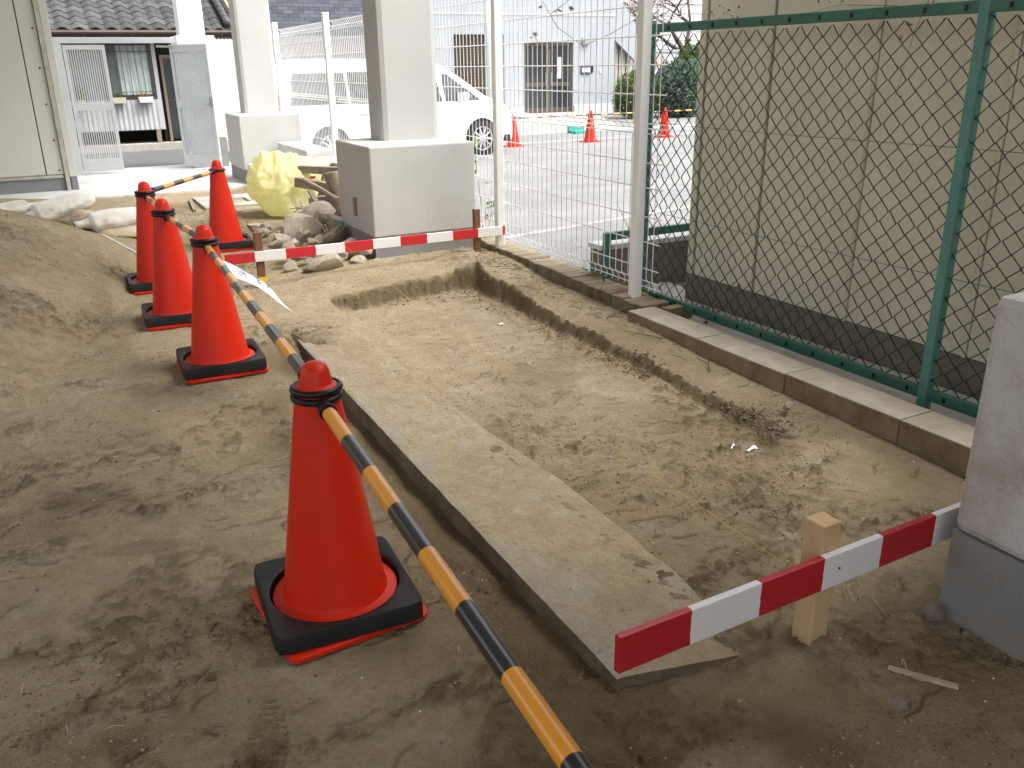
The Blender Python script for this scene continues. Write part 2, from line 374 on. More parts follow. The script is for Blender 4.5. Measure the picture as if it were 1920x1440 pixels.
def build_ground():
    xs = np.concatenate([np.linspace(-7, -1.35, 40)[:-1], np.arange(-1.35, 2.93, .0066), [2.93]])
    ys = [-4, -3, -2, -1, -.4, 0, .3, .5]; y = .6
    while y < 11.25: ys.append(y); y += .0056 * max(1, y / 1.5)
    ys = np.array(ys); X, Y = np.meshgrid(xs, ys)
    Z, wall, tr = base_height(X, Y)
    damp_shade = np.clip(wall * 1.3, 0, 1) * .95 + tr * .7 + .35 * np.exp(-((X - 1.7) / .45) ** 2 - ((Y - .85) / .22) ** 2) * sstep(-.2, .2, fbm(X, Y, 5, 3, 47))  # damp bank and trench; near right patch mixes moisture with painted pillar shade
    damp_shade = damp_shade + .55 * sstep(.06, .26, fbm(X, Y, .9, 4, 41)) + .12 * sstep(2.2, 1.3, Y)  # random blotches, and soil evenly darker towards the near edge
    for (cx, cy, rx, ry, a_) in ((.02, 2.95, .42, .20, .55), (-.45, 3.15, .4, .2, .5), (-.3, 2.45, .3, .14, .35), (.1, 1.25, .8, .2, .4), (.95, 1.12, .45, .16, .5), (.75, 3.2, .12, .5, .35), (-.1, 1.75, .35, .12, .3), (1.55, 1.05, .2, .12, .5), (.3, 4.5, .3, .12, .25), (1.95, 3.3, .25, .3, .15)):
        damp_shade = damp_shade + a_ * np.exp(-((X - cx) / rx) ** 2 - ((Y - cy) / ry) ** 2) * sstep(-.28, .18, fbm(X, Y, 4.5, 4, 48))
    damp_shade = damp_shade - .25 * sstep(1.42, 1.6, X) * sstep(2.2, 3.2, Y) * (1 - np.clip(wall * 3, 0, 1))
    damp_shade = damp_shade - .35 * sstep(.03, .14, Z) * (X < .65) * (Y > 4)
    damp_shade = damp_shade + .20 * sstep(4.8, 2.6, Y) * sstep(1.0, .8, X)  # browner, darker soil towards the near left
    # smooth trodden / crumbly areas
    crumb = sstep(.02, .20, fbm(X, Y, 1.6, 4, 43)) * .8
    spots = [(2.02, 2.30, .10, .035), (1.64, 2.58, .07, .06), (1.62, 2.12, .05, .06), (1.82, 1.98, .14, .035), (2.28, 2.02, .16, .05), (1.95, 1.83, .05, .02), (1.55, 1.66, .10, .05),
             (.90, 1.95, .10, .14), (.86, 2.3, .07, .2), (.2, 2.9, .3, .1), (-.3, 3.4, .25, .12), (-.25, 2.75, .16, .06), (.1, 1.55, .2, .05), (-.05, 1.9, .16, .05), (-.2, 2.2, .14, .05), (.6, 1.55, .25, .04), (1.05, 1.18, .25, .05),
             (1.6, 1.13, .12, .08), (1.75, 1.22, .12, .06), (1.85, 1.05, .12, .08), (.55, 3.7, .1, .05), (.75, 3.25, .08, .12), (.35, 4.1, .1, .05), (1.75, 3.5, .05, .05), (2.05, 3.9, .05, .1), (2.2, 5.2, .15, .05), (.7, 5.5, .1, .1), (1.2, 6.6, .2, .2), (.35, 6.5, .1, .2), (.0, 4.4, .15, .05), (-.6, 3.9, .2, .05), (2.6, 4.6, .1, .2), (2.65, 5.4, .15, .25), (2.3, 1.6, .12, .05), (2.45, 3.0, .03, .03)]
    for (cx, cy, rx, ry) in spots:
        crumb = crumb + 1.3 * np.exp(-((X - cx) / rx) ** 2 - ((Y - cy) / ry) ** 2)
    nn = fbm(X, Y, 22, 3, 45) * 1.6 + .15
    crumb = np.clip(crumb, 0, 1.5) * sstep(-.25, .35, nn)
    clods = np.clip(vn(X * 48, Y * 48, 51) - .52, 0, 1) * 2 + np.clip(vn(X * 95, Y * 95, 52) - .5, 0, 1) * 1.1 + np.clip(vn(X * 24, Y * 24, 53) - .58, 0, 1) * 2
    Z = Z + crumb * (.021 * clods - .006)
    damp_shade = damp_shade + .62 * np.clip(crumb, 0, 1) * sstep(.05, .55, clods)
    Z = Z + .0030 * fbm(X, Y, 60, 2, 55) + .006 * fbm(X * .35, Y, 26, 3, 56) * sstep(-.1, .2, fbm(X, Y, 2, 2, 57))
    def patch(cx, cy, r):
        i0, i1 = np.searchsorted(ys, [cy - r, cy + r]); j0, j1 = np.searchsorted(xs, [cx - r, cx + r]); return slice(i0, i1), slice(j0, j1)
    rr = random.Random(3)
    prints = [(.05, 2.62, 2.9), (-.1, 3.1, .4), (.3, 2.45, .2), (-.45, 2.95, 1.2), (.22, 1.62, 1.3), (-.25, 1.85, .1), (.15, 2.05, .3), (1.62, 1.98, .2), (1.95, 2.0, 1.2), (1.62, 1.66, .4), (1.55, 2.3, .1), (2.0, 1.75, .2),
              (1.85, 2.85, .3), (2.1, 2.6, .2), (.75, 1.5, .2), (.85, 1.3, .9), (1.02, 1.1, .1), (.45, 3.3, 1.2), (.2, 3.6, .2), (-.05, 4.3, .1), (.7, 3.9, .5), (.15, 4.9, .3), (1.75, 3.2, 1.4), (2.1, 3.5, .5), (1.9, 4.2, .3), (2.3, 4.5, 1.2), (1.7, 4.6, .5)]
    for k in range(34): prints.append((rr.uniform(-1.1, 2.3), rr.uniform(1.2, 7.5), rr.uniform(0, 3.14)))
    for (cx, cy, a) in prints:
        if .78 < cx < 1.42 and cy < 4.6: continue
        sl_ = patch(cx, cy, .2); x = X[sl_] - cx; y = Y[sl_] - cy
        u = x * math.cos(a) + y * math.sin(a); v = -x * math.sin(a) + y * math.cos(a)
        w = .045 * (1 - .25 * np.clip(u / .13, -1, 1)); e = (u / .135) ** 2 + (v / w) ** 2
        m = 1 - sstep(.75, 1.05, e); part = sstep(-.2, .3, fbm(X[sl_], Y[sl_], 9, 2, 60) * 1.5 + rr.uniform(-.1, .35))
        rim = np.exp(-((np.sqrt(e) - 1.12) / .12) ** 2)
        tread = np.sign(np.sin(u * 2 * math.pi / .021 + 2.5 * np.abs(v) / .045)) if rr.random() < .6 else np.sin(np.hypot(u - .05, v) * 2 * math.pi / .02)
        Z[sl_] += part * (m * (-.006 + .0032 * tread) + .004 * rim)
        damp_shade[sl_] += .14 * m * part
    for k in range(900):
        cx, cy = rr.uniform(-1.3, 2.7), .9 + 6.5 * rr.random() ** 1.3
        if .78 < cx < 1.42 and cy < 4.6: continue
        a = rr.gauss(.15, .45); ln = rr.uniform(.015, .09) * (1 if rr.random() < .88 else 2.2); wd = rr.uniform(.003, .007)
        sl_ = patch(cx, cy, ln); x = X[sl_] - cx; y = Y[sl_] - cy
        u = x * math.cos(a) + y * math.sin(a); v = -x * math.sin(a) + y * math.cos(a) + rr.uniform(-.12, .12) * u * u / ln + .006 * np.sin(u * 60 + cx * 50)
        g = np.exp(-(v / wd) ** 2) * (1 - sstep(.5, .95, np.abs(u) / ln)); g2 = np.exp(-((v - 1.9 * wd) / wd) ** 2) * (1 - sstep(.5, .95, np.abs(u) / ln))
        dp = rr.uniform(.002, .008); Z[sl_] += -dp * g + .7 * dp * g2; damp_shade[sl_] += .5 * g
    # scrape lines running down the mound
    moundm = sstep(.04, .15, Z) * (X < .6)
    Z = Z + moundm * .008 * fbm(X * .5 + Y * 1.2, (Y - X) * .15, 16, 3, 70)
    NY, NX = X.shape
    co = np.stack([X, Y, Z], -1).reshape(-1, 3).astype(np.float32)
    idx = np.arange(NX * NY).reshape(NY, NX)
    q = np.stack([idx[:-1, :-1], idx[:-1, 1:], idx[1:, 1:], idx[1:, :-1]], -1).reshape(-1, 4)
    me = bpy.data.meshes.new('ground'); me.vertices.add(len(co)); me.vertices.foreach_set('co', co.ravel())
    me.loops.add(q.size); me.loops.foreach_set('vertex_index', q.ravel().astype(np.int32))
    me.polygons.add(len(q)); me.polygons.foreach_set('loop_start', np.arange(0, q.size, 4, dtype=np.int32)); me.polygons.foreach_set('loop_total', np.full(len(q), 4, dtype=np.int32))
    at = me.attributes.new('damp_shade', 'FLOAT', 'POINT'); at.data.foreach_set('value', np.clip(damp_shade, 0, 1).ravel().astype(np.float32))
    me.polygons.foreach_set('use_smooth', np.ones(len(q), dtype=bool)); me.update(calc_edges=True)
    m = bpy.data.materials.new('sandy_soil'); m.use_nodes = True; n = m.node_tree; b = n.nodes['Principled BSDF']; L = n.links.new
    b.inputs['Roughness'].default_value = .95; b.inputs['Specular IOR Level'].default_value = .15
    tc = n.nodes.new('ShaderNodeTexCoord').outputs['Object']
    def noise(s, d=5, r=.6):
        t = n.nodes.new('ShaderNodeTexNoise'); t.inputs['Scale'].default_value = s; t.inputs['Detail'].default_value = d; t.inputs['Roughness'].default_value = r
        L(tc, t.inputs['Vector']); return t.outputs['Fac']
    def mr(f, a, z, c=0, d_=1):
        t = n.nodes.new('ShaderNodeMapRange'); L(f, t.inputs[0]); t.inputs[1].default_value = a; t.inputs[2].default_value = z; t.inputs[3].default_value = c; t.inputs[4].default_value = d_; return t.outputs[0]
    def mix(f, a, z, mode='MIX'):
        t = n.nodes.new('ShaderNodeMix'); t.data_type = 'RGBA'; t.blend_type = mode
        if isinstance(f, float): t.inputs[0].default_value = f
        else: L(f, t.inputs[0])
        for s, v in ((6, a), (7, z)):
            if isinstance(v, tuple): t.inputs[s].default_value = v + (1,)
            else: L(v, t.inputs[s])
        return t.outputs[2]
    c = mix(mr(noise(1.3, 4), .35, .65), (.45, .368, .242), (.37, .297, .185))
    c = mix(mr(noise(14, 5, .75), .42, .70, 0, .7), c, (.265, .20, .118))
    c = mix(mr(noise(5, 4, .7), .55, .70, 0, .6), c, (.50, .435, .335))
    c = mix(mr(noise(75, 3, .8), .52, .68, 0, .45), c, (.22, .165, .095))
    atn = n.nodes.new('ShaderNodeAttribute'); atn.attribute_name = 'damp_shade'
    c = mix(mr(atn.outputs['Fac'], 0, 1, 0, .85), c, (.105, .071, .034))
    c = mix(mr(noise(420, 2, .5), .62, .72, 0, .55), c, (.52, .46, .37))
    c = mix(mr(noise(330, 2, .5), .63, .72, 0, .6), c, (.11, .08, .05))
    L(c, b.inputs['Base Color'])
    b1 = n.nodes.new('ShaderNodeBump'); b1.inputs['Strength'].default_value = 1.0; b1.inputs['Distance'].default_value = .004; L(noise(210, 3, .75), b1.inputs['Height'])
    b2 = n.nodes.new('ShaderNodeBump'); b2.inputs['Strength'].default_value = 1.0; b2.inputs['Distance'].default_value = .018; L(noise(45, 4, .75), b2.inputs['Height'])
    L(b2.outputs[0], b1.inputs['Normal']); L(b1.outputs[0], b.inputs['Normal'])
    me.materials.append(m)
    g = bpy.data.objects.new('ground', me); col.objects.link(g); return struct(g), m
ground, SOIL = build_ground()
def gh(x, y):
    return float(base_height(np.array([[float(x)]]), np.array([[float(y)]]))[0][0, 0])

# ------------------------------------------------------------------ large setting
def lot_z(y): return -.02 - .0175 * (min(max(y, 3), 18.2) - 4.5) if y > 4.5 else -.02
struct(MB().box(-120, 160, -90, 200, -1.2, -.6).build('terrain', MAT['asphalt']))
mb = MB(); yy = [4.5, 8, 12, 16, 18.2, 30, 60]
for i in range(len(yy) - 1):
    a, b_ = yy[i], yy[i + 1]; za = -.02 - .0175 * (min(a, 18.2) - 4.5); zb = -.02 - .0175 * (min(b_, 18.2) - 4.5)
    mb.add([(3.06, a, za), (70, a, za), (70, b_, zb), (3.06, b_, zb)], [(0, 1, 2, 3)])
struct(mb.build('parking_lot', MAT['asphalt']))
def lotstrip(pts, w, name='lot_line'):
    m_ = MB()
    for (p, q) in zip(pts[:-1], pts[1:]):
        d = Vector((q[0] - p[0], q[1] - p[1], 0)).normalized(); s_ = Vector((-d.y, d.x, 0)) * w / 2
        P = Vector((p[0], p[1], lot_z(p[1]) + .005)); Q = Vector((q[0], q[1], lot_z(q[1]) + .005))
        m_.add([P - s_, Q - s_, Q + s_, P + s_], [(0, 1, 2, 3)])
    return struct(m_.build(name, MAT['line']))
lotstrip([(3.2, 6.8), (6.0, 7.45), (9.5, 8.2)], .09)
lotstrip([(7.6, 17.35), (12, 17.5), (20, 17.7)], .22, 'lot_line')
struct(MB().box(-8, 3.04, 14.35, 17.6, -.3, .0).build('street', MAT['road']))
struct(MB().box(-8, 2.95, 11.2, 14.35, -.2, .03).build('concrete_floor', MAT['conc_light'], bevel=.008))
mb = MB().box(2.9, 3.06, -3, 4.6, -.25, -.06).box(3.02, 3.6, -3, 4.62, -.25, .0)
struct(mb.build('drain_strip', MAT['conc']))
struct(MB().box(-4.2, 2.75, -5.2, 12.6, 4.6, 4.9).build('ceiling', MAT['soffit']))
struct(MB().box(-4.4, -4.2, -5.2, 12, 3.9, 4.6).build('edge_beam', MAT['shade']))
struct(MB().box(1.5, 2.75, -3.2, -3.0, -.3, 4.6).build('rear_light_blocker', MAT['shade']))  # unseen, added to hold back light from behind the camera
struct(MB().box(2.55, 2.75, -3.0, .2, -.3, 4.6).build('side_light_blocker', MAT['shade']))  # unseen, added beside the near pillar to darken the ground there

# ------------------------------------------------------------------ concrete strip footing in the dig
def slabmat():
    m = SOIL.copy(); m.name = 'dusty_concrete'; n = m.node_tree; b = n.nodes['Principled BSDF']; L = n.links.new
    src = b.inputs['Base Color'].links[0].from_socket; tc = n.nodes.new('ShaderNodeTexCoord').outputs['Object']
    def noise(s_, d, r):
        t = n.nodes.new('ShaderNodeTexNoise'); t.inputs['Scale'].default_value = s_; t.inputs['Detail'].default_value = d; t.inputs['Roughness'].default_value = r; L(tc, t.inputs['Vector']); return t.outputs['Fac']
    def mr(f, a, z, c=0, e=1):
        t = n.nodes.new('ShaderNodeMapRange'); L(f, t.inputs[0]); t.inputs[1].default_value = a; t.inputs[2].default_value = z; t.inputs[3].default_value = c; t.inputs[4].default_value = e; return t.outputs[0]
    def mix(f, a, z):
        t = n.nodes.new('ShaderNodeMix'); t.data_type = 'RGBA'; L(f, t.inputs[0])
        for k, v in ((6, a), (7, z)):
            if isinstance(v, tuple): t.inputs[k].default_value = v + (1,)
            else: L(v, t.inputs[k])
        return t.outputs[2]
    sx_ = n.nodes.new('ShaderNodeSeparateXYZ'); L(tc, sx_.inputs[0])
    edge = mr(sx_.outputs[0], -.02, -.20, 0, .22)          # swept cleaner along the exposed arris
    ad = n.nodes.new('ShaderNodeMath'); ad.operation = 'ADD'; L(noise(3.0, 7, .7), ad.inputs[0]); L(edge, ad.inputs[1])
    c = mix(mr(ad.outputs[0], .56, .76, 0, .85), src, mix(mr(noise(20, 5, .7), .35, .65), (.42, .395, .35), (.33, .30, .25)))
    c = mix(mr(noise(38, 5, .8), .60, .68, 0, .7), c, (.14, .105, .062))
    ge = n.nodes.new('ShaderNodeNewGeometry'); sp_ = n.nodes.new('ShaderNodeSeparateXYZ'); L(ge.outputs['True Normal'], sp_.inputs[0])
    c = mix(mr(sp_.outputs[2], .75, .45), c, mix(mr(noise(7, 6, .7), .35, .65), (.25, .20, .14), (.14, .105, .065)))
    L(c, b.inputs['Base Color']); return m
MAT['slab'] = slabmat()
mb = MB(); NU, NV = 26, 150; top = []
for j in range(NV + 1):
    v = j / NV; row = []
    for i in range(NU + 1):
        u = i / NU; yf = 1.38 - .08 * u; y = yf + (4.47 - yf) * v
        xl = .99 + .04 * v + .004 * float(fbm(np.array(y), np.array(.1), 9, 3, 80)) * 2
        xr = float(np.interp(y, [p[0] for p in SLAB_R], [p[1] for p in SLAB_R])) + .05 * float(fbm(np.array(y), np.array(3.), 2.5, 4, 81)) + .008
        x = xl + (xr - xl) * u
        z = SLAB_Z + .003 * float(fbm(np.array(x), np.array(y), 7, 2, 82)) - .004 * u ** 3 - (.004 if i == 0 else 0)
        row.append(len(mb.v)); mb.v.append((x, y, z))
    top.append(row)
for j in range(NV):
    for i in range(NU): mb.f.append((top[j][i], top[j][i + 1], top[j + 1][i + 1], top[j + 1][i]))
def skirt(ring):
    lo = []
    for k in ring:
        x, y, z = mb.v[k]; lo.append(len(mb.v)); mb.v.append((x + .003, y + .002, z - .04))
    lo2 = []
    for k in lo:
        x, y, z = mb.v[k]; lo2.append(len(mb.v)); mb.v.append((x - .006 + .012 * random.random(), y, -.22))
    for a in range(len(ring) - 1):
        mb.f.append((ring[a], ring[a + 1], lo[a + 1], lo[a])); mb.f.append((lo[a], lo[a + 1], lo2[a + 1], lo2[a]))
skirt([top[j][0] for j in range(NV, -1, -1)]); skirt([top[0][i] for i in range(NU + 1)]); skirt([top[j][NU] for j in range(NV + 1)])
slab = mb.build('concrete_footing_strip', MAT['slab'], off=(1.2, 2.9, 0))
tag(slab, 'long dusty grey concrete strip half buried in the dug sand', 'concrete strip')

# ------------------------------------------------------------------ kerb stones and block edging
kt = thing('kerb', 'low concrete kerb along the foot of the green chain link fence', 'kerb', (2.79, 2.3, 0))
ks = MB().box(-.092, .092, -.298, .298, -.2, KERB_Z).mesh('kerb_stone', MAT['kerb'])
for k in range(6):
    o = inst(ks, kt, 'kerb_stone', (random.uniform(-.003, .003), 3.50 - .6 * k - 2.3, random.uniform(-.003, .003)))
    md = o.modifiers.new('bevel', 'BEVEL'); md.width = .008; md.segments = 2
et = thing('block_edging', 'row of small ribbed concrete blocks under the white mesh fence', 'edging', (2.95, 5, 0))
bm_ = MB().box(-.095, .095, -.0315, .0315, -.15, .1).mesh('edging_block', M('edging_concrete', (.34, .28, .195), (.27, .22, .15), 12, .93, .8, 120, rnd=.18, side=((.20, .155, .10), (.12, .09, .055))))
for k in range(36):
    y = 3.92 + .068 * k; x = 2.962 + (y - 3.92) * .032
    o = inst(bm_, et, 'block', (x - 2.95 + random.uniform(-.006, .006), y - 5, random.uniform(-.006, .004)), (0, 0, random.uniform(-.03, .03)))
    md = o.modifiers.new('bevel', 'BEVEL'); md.width = .006; md.segments = 1
o = inst(bm_, et, 'block', (2.995 - 2.95 + .09, 3.845 - 5, -.02), (0, 0, .1))

# ------------------------------------------------------------------ pillars
def pillar(label, x0, x1, y0, y1, zt, cx0, cx1, cy0, cy1, band, mat, colm, bandm, chamf=.012):
    t = thing('concrete_pillar', label, 'pillar', ((x0 + x1) / 2, (y0 + y1) / 2, 0))
    MB().box(x0, x1, y0, y1, band, zt).build('footing', mat, t, bevel=chamf)
    MB().box(x0 + .003, x1 - .003, y0 + .003, y1 - .003, -.3, band).build('painted_base', bandm, t)
    if cx0 is not None:
        MB().box(cx0, cx1, cy0, cy1, zt - .2, 4.55).build('column', colm, t, bevel=.05)
    return t
P2 = pillar('cream concrete pillar with boxy stucco footing beside the rock pile', 2.09, 2.94, 6.22, 7.05, .85, 2.36, 2.85, 6.66, 7.0, .185, MAT['stucco'], MAT['column'], MAT['band'])
sp = MB().box(2.078, 2.092, 6.60, 6.66, .30, .44).box(2.074, 2.091, 6.612, 6.648, .315, .425).build('slot_plate', MAT['tan'], P2)
P1 = pillar('pale concrete pillar with boxy footing by the open gate', 2.19, 2.95, 11.4, 12.3, .85, 2.38, 2.84, 11.95, 12.25, .19, MAT['stucco'], MAT['column'], MAT['band'])
P3 = pillar('stained concrete pillar footing at the right edge, with grey painted base', 1.905, 2.75, .25, 1.215, .885, 2.15, 2.6, .4, .85, .26, MAT['stucco_old'], MAT['column'], MAT['band'], .025)

# ------------------------------------------------------------------ white wire mesh fence
ft = thing('mesh_fence', 'white wire mesh fence with square posts along the parking lot', 'fence', (3.0, 4.1, 0))
def fx(y): return 2.965 + (y - 4.1) * .010
posts = [4.1, 5.9, 7.75, 10.2, 12.68, 13.9]
for y in posts:
    w = .03 if y < 7 else .035
    MB().box(fx(y) - w, fx(y) + w, y - w, y + w, .06 if y < 6.5 else -.2, 2.5 if y < 8 else 1.97).build('post', MAT['white'], ft, bevel=.006)
HZ = [.146, .188, .265, .42, .565, .729, .868, 1.025, 1.05, 1.079, 1.234, 1.388, 1.536, 1.69, 1.79, 1.83, 1.88]
def prof(z):   # out-of-plane folds of the panel
    o = 0
    for c, wd, a in ((1.052, .03, .03), (.155, .05, .035), (1.84, .045, .03)):
        o += a * max(0, 1 - abs(z - c) / wd)
    return o
zs = [.13, .146, .165, .188, .21, .265, .6, 1.02, 1.052, 1.085, 1.5, 1.79, 1.84, 1.885]
for a, b_ in zip([3.93] + posts[:-1], posts):
    m_ = MB(); n_ = max(2, int(round((b_ - a) / .066)))
    tall = b_ < 8; sh = (lambda z: z + .55 if (tall and z > 1.75) else z)
    for k in range(1, n_ if a > 4 else 3):
        y = a + (b_ - a) * k / n_; m_.tube([(fx(y) + .038 + prof(z), y, sh(z)) for z in zs], .0032, 4, False)
    if tall:
        for z in (1.84, 1.99, 2.14, 2.27): m_.tube([(fx(a) + .042, a, z), (fx(b_) + .042, b_, z)], .003, 4, False)
    for z in HZ: m_.tube([(fx(a) + .042 + prof(z), a, sh(z)), (fx(b_) + .042 + prof(z), b_, sh(z))], .0036, 4, False)
    m_.build('wire_panel', MAT['wire'], ft, kind='stuff')

# ------------------------------------------------------------------ green chain link fence
ct = thing('chain_link_fence', 'green chain link fence with flat rails in front of the beige building', 'fence', (3.13, 2.2, 0))
for y in (.2, 2.22, 4.27):
    MB().box(3.105, 3.155, y - .022, y + .022, -.15, 1.62).build('post', MAT['green_lt'], ct, bevel=.006)
ya, yb = 4.27, .2
MB().bar((3.122, ya, 1.577), (3.122, yb, 1.577), .03, .045).build('top_rail', MAT['green'], ct, bevel=.004)
MB().bar((3.122, ya, .075), (3.122, yb, .075), .03, .05).build('bottom_rail', MAT['green'], ct, bevel=.004)
clip = MB().box(-.004, .004, -.004, .004, -.010, .010).mesh('clip', MAT['carblack'])
for k in range(22):
    y = 4.25 - .178 * k
    inst(clip, ct, 'rail_clip', (3.103 - 3.13, y - 2.2, .078)); inst(clip, ct, 'rail_clip', (3.103 - 3.13, y - 2.2, 1.575))
m_ = MB(); pw, ph = .094, .088
nw = int((ya - yb) / (pw / 2)); nh = int(1.47 / (ph / 2))
for k in range(nw):
    y0 = ya - .03 - k * pw / 2; pts = []
    for j in range(nh + 1):
        z = .09 + j * ph / 2; s_ = 1 if (j + k) % 2 else -1
        jit = .004 * math.sin(k * 3.1 + j * 1.7)
        pts.append((3.128 + .005 * s_, y0 + s_ * (pw / 4 + .003) + jit, z + .003 * math.sin(k * 1.3 + j)))
    m_.tube(pts, .0035, 4, False)
m_.build('wire_mesh', MAT['gwire'], ct, kind='stuff', smooth=True)
for z in (1.075, .57):
    MB().tube([(3.138, ya, z), (3.138, 3.3, z - .006), (3.138, 2.22, z), (3.138, yb, z)], .0014, 5).build('tension_wire', MAT['green'], ct)

# ------------------------------------------------------------------ beige panel building
bt = thing('beige_building', 'beige panel building wall behind the green chain link fence', 'building', (4.5, 1, 0))
MB().box(3.425, 9, -6, 4.2, -.3, .165).build('foundation', MAT['dark_conc'], bt)
MB().box(3.455, 8.98, -5.98, 4.17, .165, 3.0).build('backing', MAT['joint'], bt)
ys_ = [4.205, 4.13] + [3.605 - .667 * k for k in range(14)]
for a, b_ in zip(ys_[:-1], ys_[1:]):
    MB().box(3.42, 3.47, b_ + .011, a - .011, .168, 3.0).build('panel', MAT['beige'], bt, bevel=.006)
pp = MB().box(3.42, 3.47, 0, 0, 0, 0)
for k in range(8):
    x0 = 3.48 + .667 * k; MB().box(x0 + .005, x0 + .662, 4.16, 4.207, .168, 3.0).build('panel', MAT['beige'], bt, bevel=.006)
MB().box(3.413, 3.46, 2.931, 2.945, .168, 3.0).build('joint_cover', M('joint_cover', (.70, .63, .54), (.50, .42, .34), 9, .6), bt)
MB().box(3.413, 3.46, 2.264, 2.278, .168, 3.0).build('joint_cover', bt.children[-1].data.materials[0], bt)
lw = thing('low_wall', 'low concrete wall with green rail behind the white fence post', 'low wall', (3.6, 4.66, 0))
MB().box(3.07, 6, 4.62, 4.76, -.2, .27).build('wall', MAT['dark_conc'], lw, bevel=.01)
MB().box(3.06, 6.01, 4.61, 4.77, .27, .30).build('coping', MAT['conc_light'], lw)
MB().bar((3.09, 4.60, .36), (6, 4.60, .36), .03, .05).build('rail', MAT['green'], lw)
MB().box(3.065, 3.105, 4.565, 4.605, -.05, .385).build('post', MAT['green'], lw)

# ------------------------------------------------------------------ traffic cones and cone bars
def cone_parts(t, rot, weight=True):
    def rs(h, r, n=6):
        out = []
        for (sx, sy) in ((1, 1), (-1, 1), (-1, -1), (1, -1)):
            a0 = math.atan2(sy, sx) - math.pi / 4
            for k in range(n + 1):
                a = a0 + math.pi / 2 * k / n; out.append((sx * (h - r) + r * math.cos(a), sy * (h - r) + r * math.sin(a)))
        return out
    m_ = MB(); sq = rs(.193, .03); n = len(sq)
    for z, s_ in ((0, .98), (.004, 1), (.014, 1), (.018, .98)):
        m_.v += [(x * s_, y * s_, z) for x, y in sq]
    for l in range(3):
        for k in range(n): m_.f.append((l * n + k, l * n + (k + 1) % n, (l + 1) * n + (k + 1) % n, (l + 1) * n + k))
    m_.f.append(tuple(range(3 * n, 4 * n))); m_.f.append(tuple(range(n))[::-1])
    if rot: m_.xf(Matrix.Rotation(rot, 4, 'Z'))
    m_.build('base_plate', MAT['orange'], t, world=False, auto=40)
    prof_ = [(.168, .018), (.168, .052), (.165, .056), (.150, .058), (.141, .061), (.138, .068), (.135, .08), (.118, .20), (.100, .32), (.081, .45), (.064, .565), (.052, .645), (.0415, .652), (.0395, .66), (.036, .683), (.030, .696), (.02, .704), (.008, .7075), (0.0005, .708)]
    MB().lathe(prof_, 56).build('body', MAT['orange'], t, world=False, auto=32)
    if weight:
        N = 64; m_ = MB(); ring = []
        for k in range(N):
            a = 2 * math.pi * k / N; c, s_ = math.cos(a), math.sin(a); h = .194
            d = h / max(abs(c), abs(s_)); d = min(d, h * 1.36); ring.append((d * c, d * s_))
        lay = [(1.0, .022), (1.0, .064), (.985, .073)]
        for (s_, z) in lay: m_.v += [(x * s_, y * s_, z) for x, y in ring]
        for (r, z) in ((.180, .073), (.174, .069), (.172, .022)): m_.v += [(r * math.cos(2 * math.pi * k / N), r * math.sin(2 * math.pi * k / N), z) for k in range(N)]
        for l in range(5):
            for k in range(N): m_.f.append((l * N + k, l * N + (k + 1) % N, (l + 1) * N + (k + 1) % N, (l + 1) * N + k))
        m_.build('rubber_weight', MAT['rubber'], t, world=False, auto=35)
CONES = [(.50, 2.02, -.06, 'red cone nearest the camera, on a black weight beside the concrete strip'),
         (.60, 4.28, -.04, 'second red cone from the camera, black weight, left of the strip end'),
         (.54, 5.31, -.05, 'third red cone in the row, partly behind the second one'),
         (.545, 6.28, -.03, 'fourth red cone, at the corner where the bar turns'),
         (1.21, 7.42, -.08, 'farthest red cone of the near row, standing behind the barrier board')]
COB = []
for (x, y, r, lb) in CONES:
    z = gh(x, y) + .004
    t = thing('traffic_cone', lb, 'traffic cone', (x, y, z), r, 'red cones linked by striped bars')
    cone_parts(t, .13 if not COB else .05); COB.append(t)
ob_ = striped('bar_stripes', 'X', .342, .072, (.74, .31, .02), (.012, .013, .017), .3, .3, .66)
def cone_bar(p, q, label, rp=.060, rq=.060, split=.52, ringq=True, mat=None):
    p, q = Vector(p), Vector(q); d = q - p; L_ = d.length; a = math.atan2(d.y, d.x); el = math.asin(d.z / L_)
    t = thing('cone_bar', label, 'barrier bar', p, 0, 'striped bars between cones'); t.rotation_euler = (0, -el, a)
    MB().tube([(rp + .03, 0, 0), (L_ * split, 0, 0)], .0175, 20).build('outer_pipe', mat or ob_, t, world=False, auto=40)
    MB().tube([(L_ * split, 0, 0), (L_ - rq - .03, 0, 0)], .0155, 20).build('inner_pipe', mat or ob_, t, world=False, auto=40)
    for (x, s_, ok) in ((0, 1, True), (L_, -1, ringq)):
        if not ok: continue
        m_ = MB().torus((x, 0, .004), .058, .0085, 40, 8, 1.1)
        m_.tube([(x + s_ * .06, 0, .0), (x + s_ * .115, 0, 0)], [.016, .0195], 16).tube([(x + s_ * .108, 0, 0), (x + s_ * .118, 0, 0)], .0215, 16)
        m_.build('end_ring', MAT['ring'], t, world=False, auto=45)
    return t
zc = [t.location.z for t in COB]
cone_bar((.50, 2.02, zc[0] + .615), (.405, .02, .60), 'yellow and black bar running from the nearest cone out of the frame', ringq=False, split=.96, mat=striped('bar_stripes_near', 'X', .342, .212, (.74, .30, .02), (.010, .011, .014), .28, .4, .68))
cone_bar((.50, 2.02, zc[0] + .635), (.60, 4.28, zc[1] + .615), 'long striped bar between the nearest and second cone, paper tied on')
cone_bar((.60, 4.28, zc[1] + .635), (.54, 5.31, zc[2] + .615), 'short striped bar between the second and third cone')
cone_bar((.54, 5.31, zc[2] + .635), (.545, 6.28, zc[3] + .615), 'striped bar running from the third cone to the corner cone')
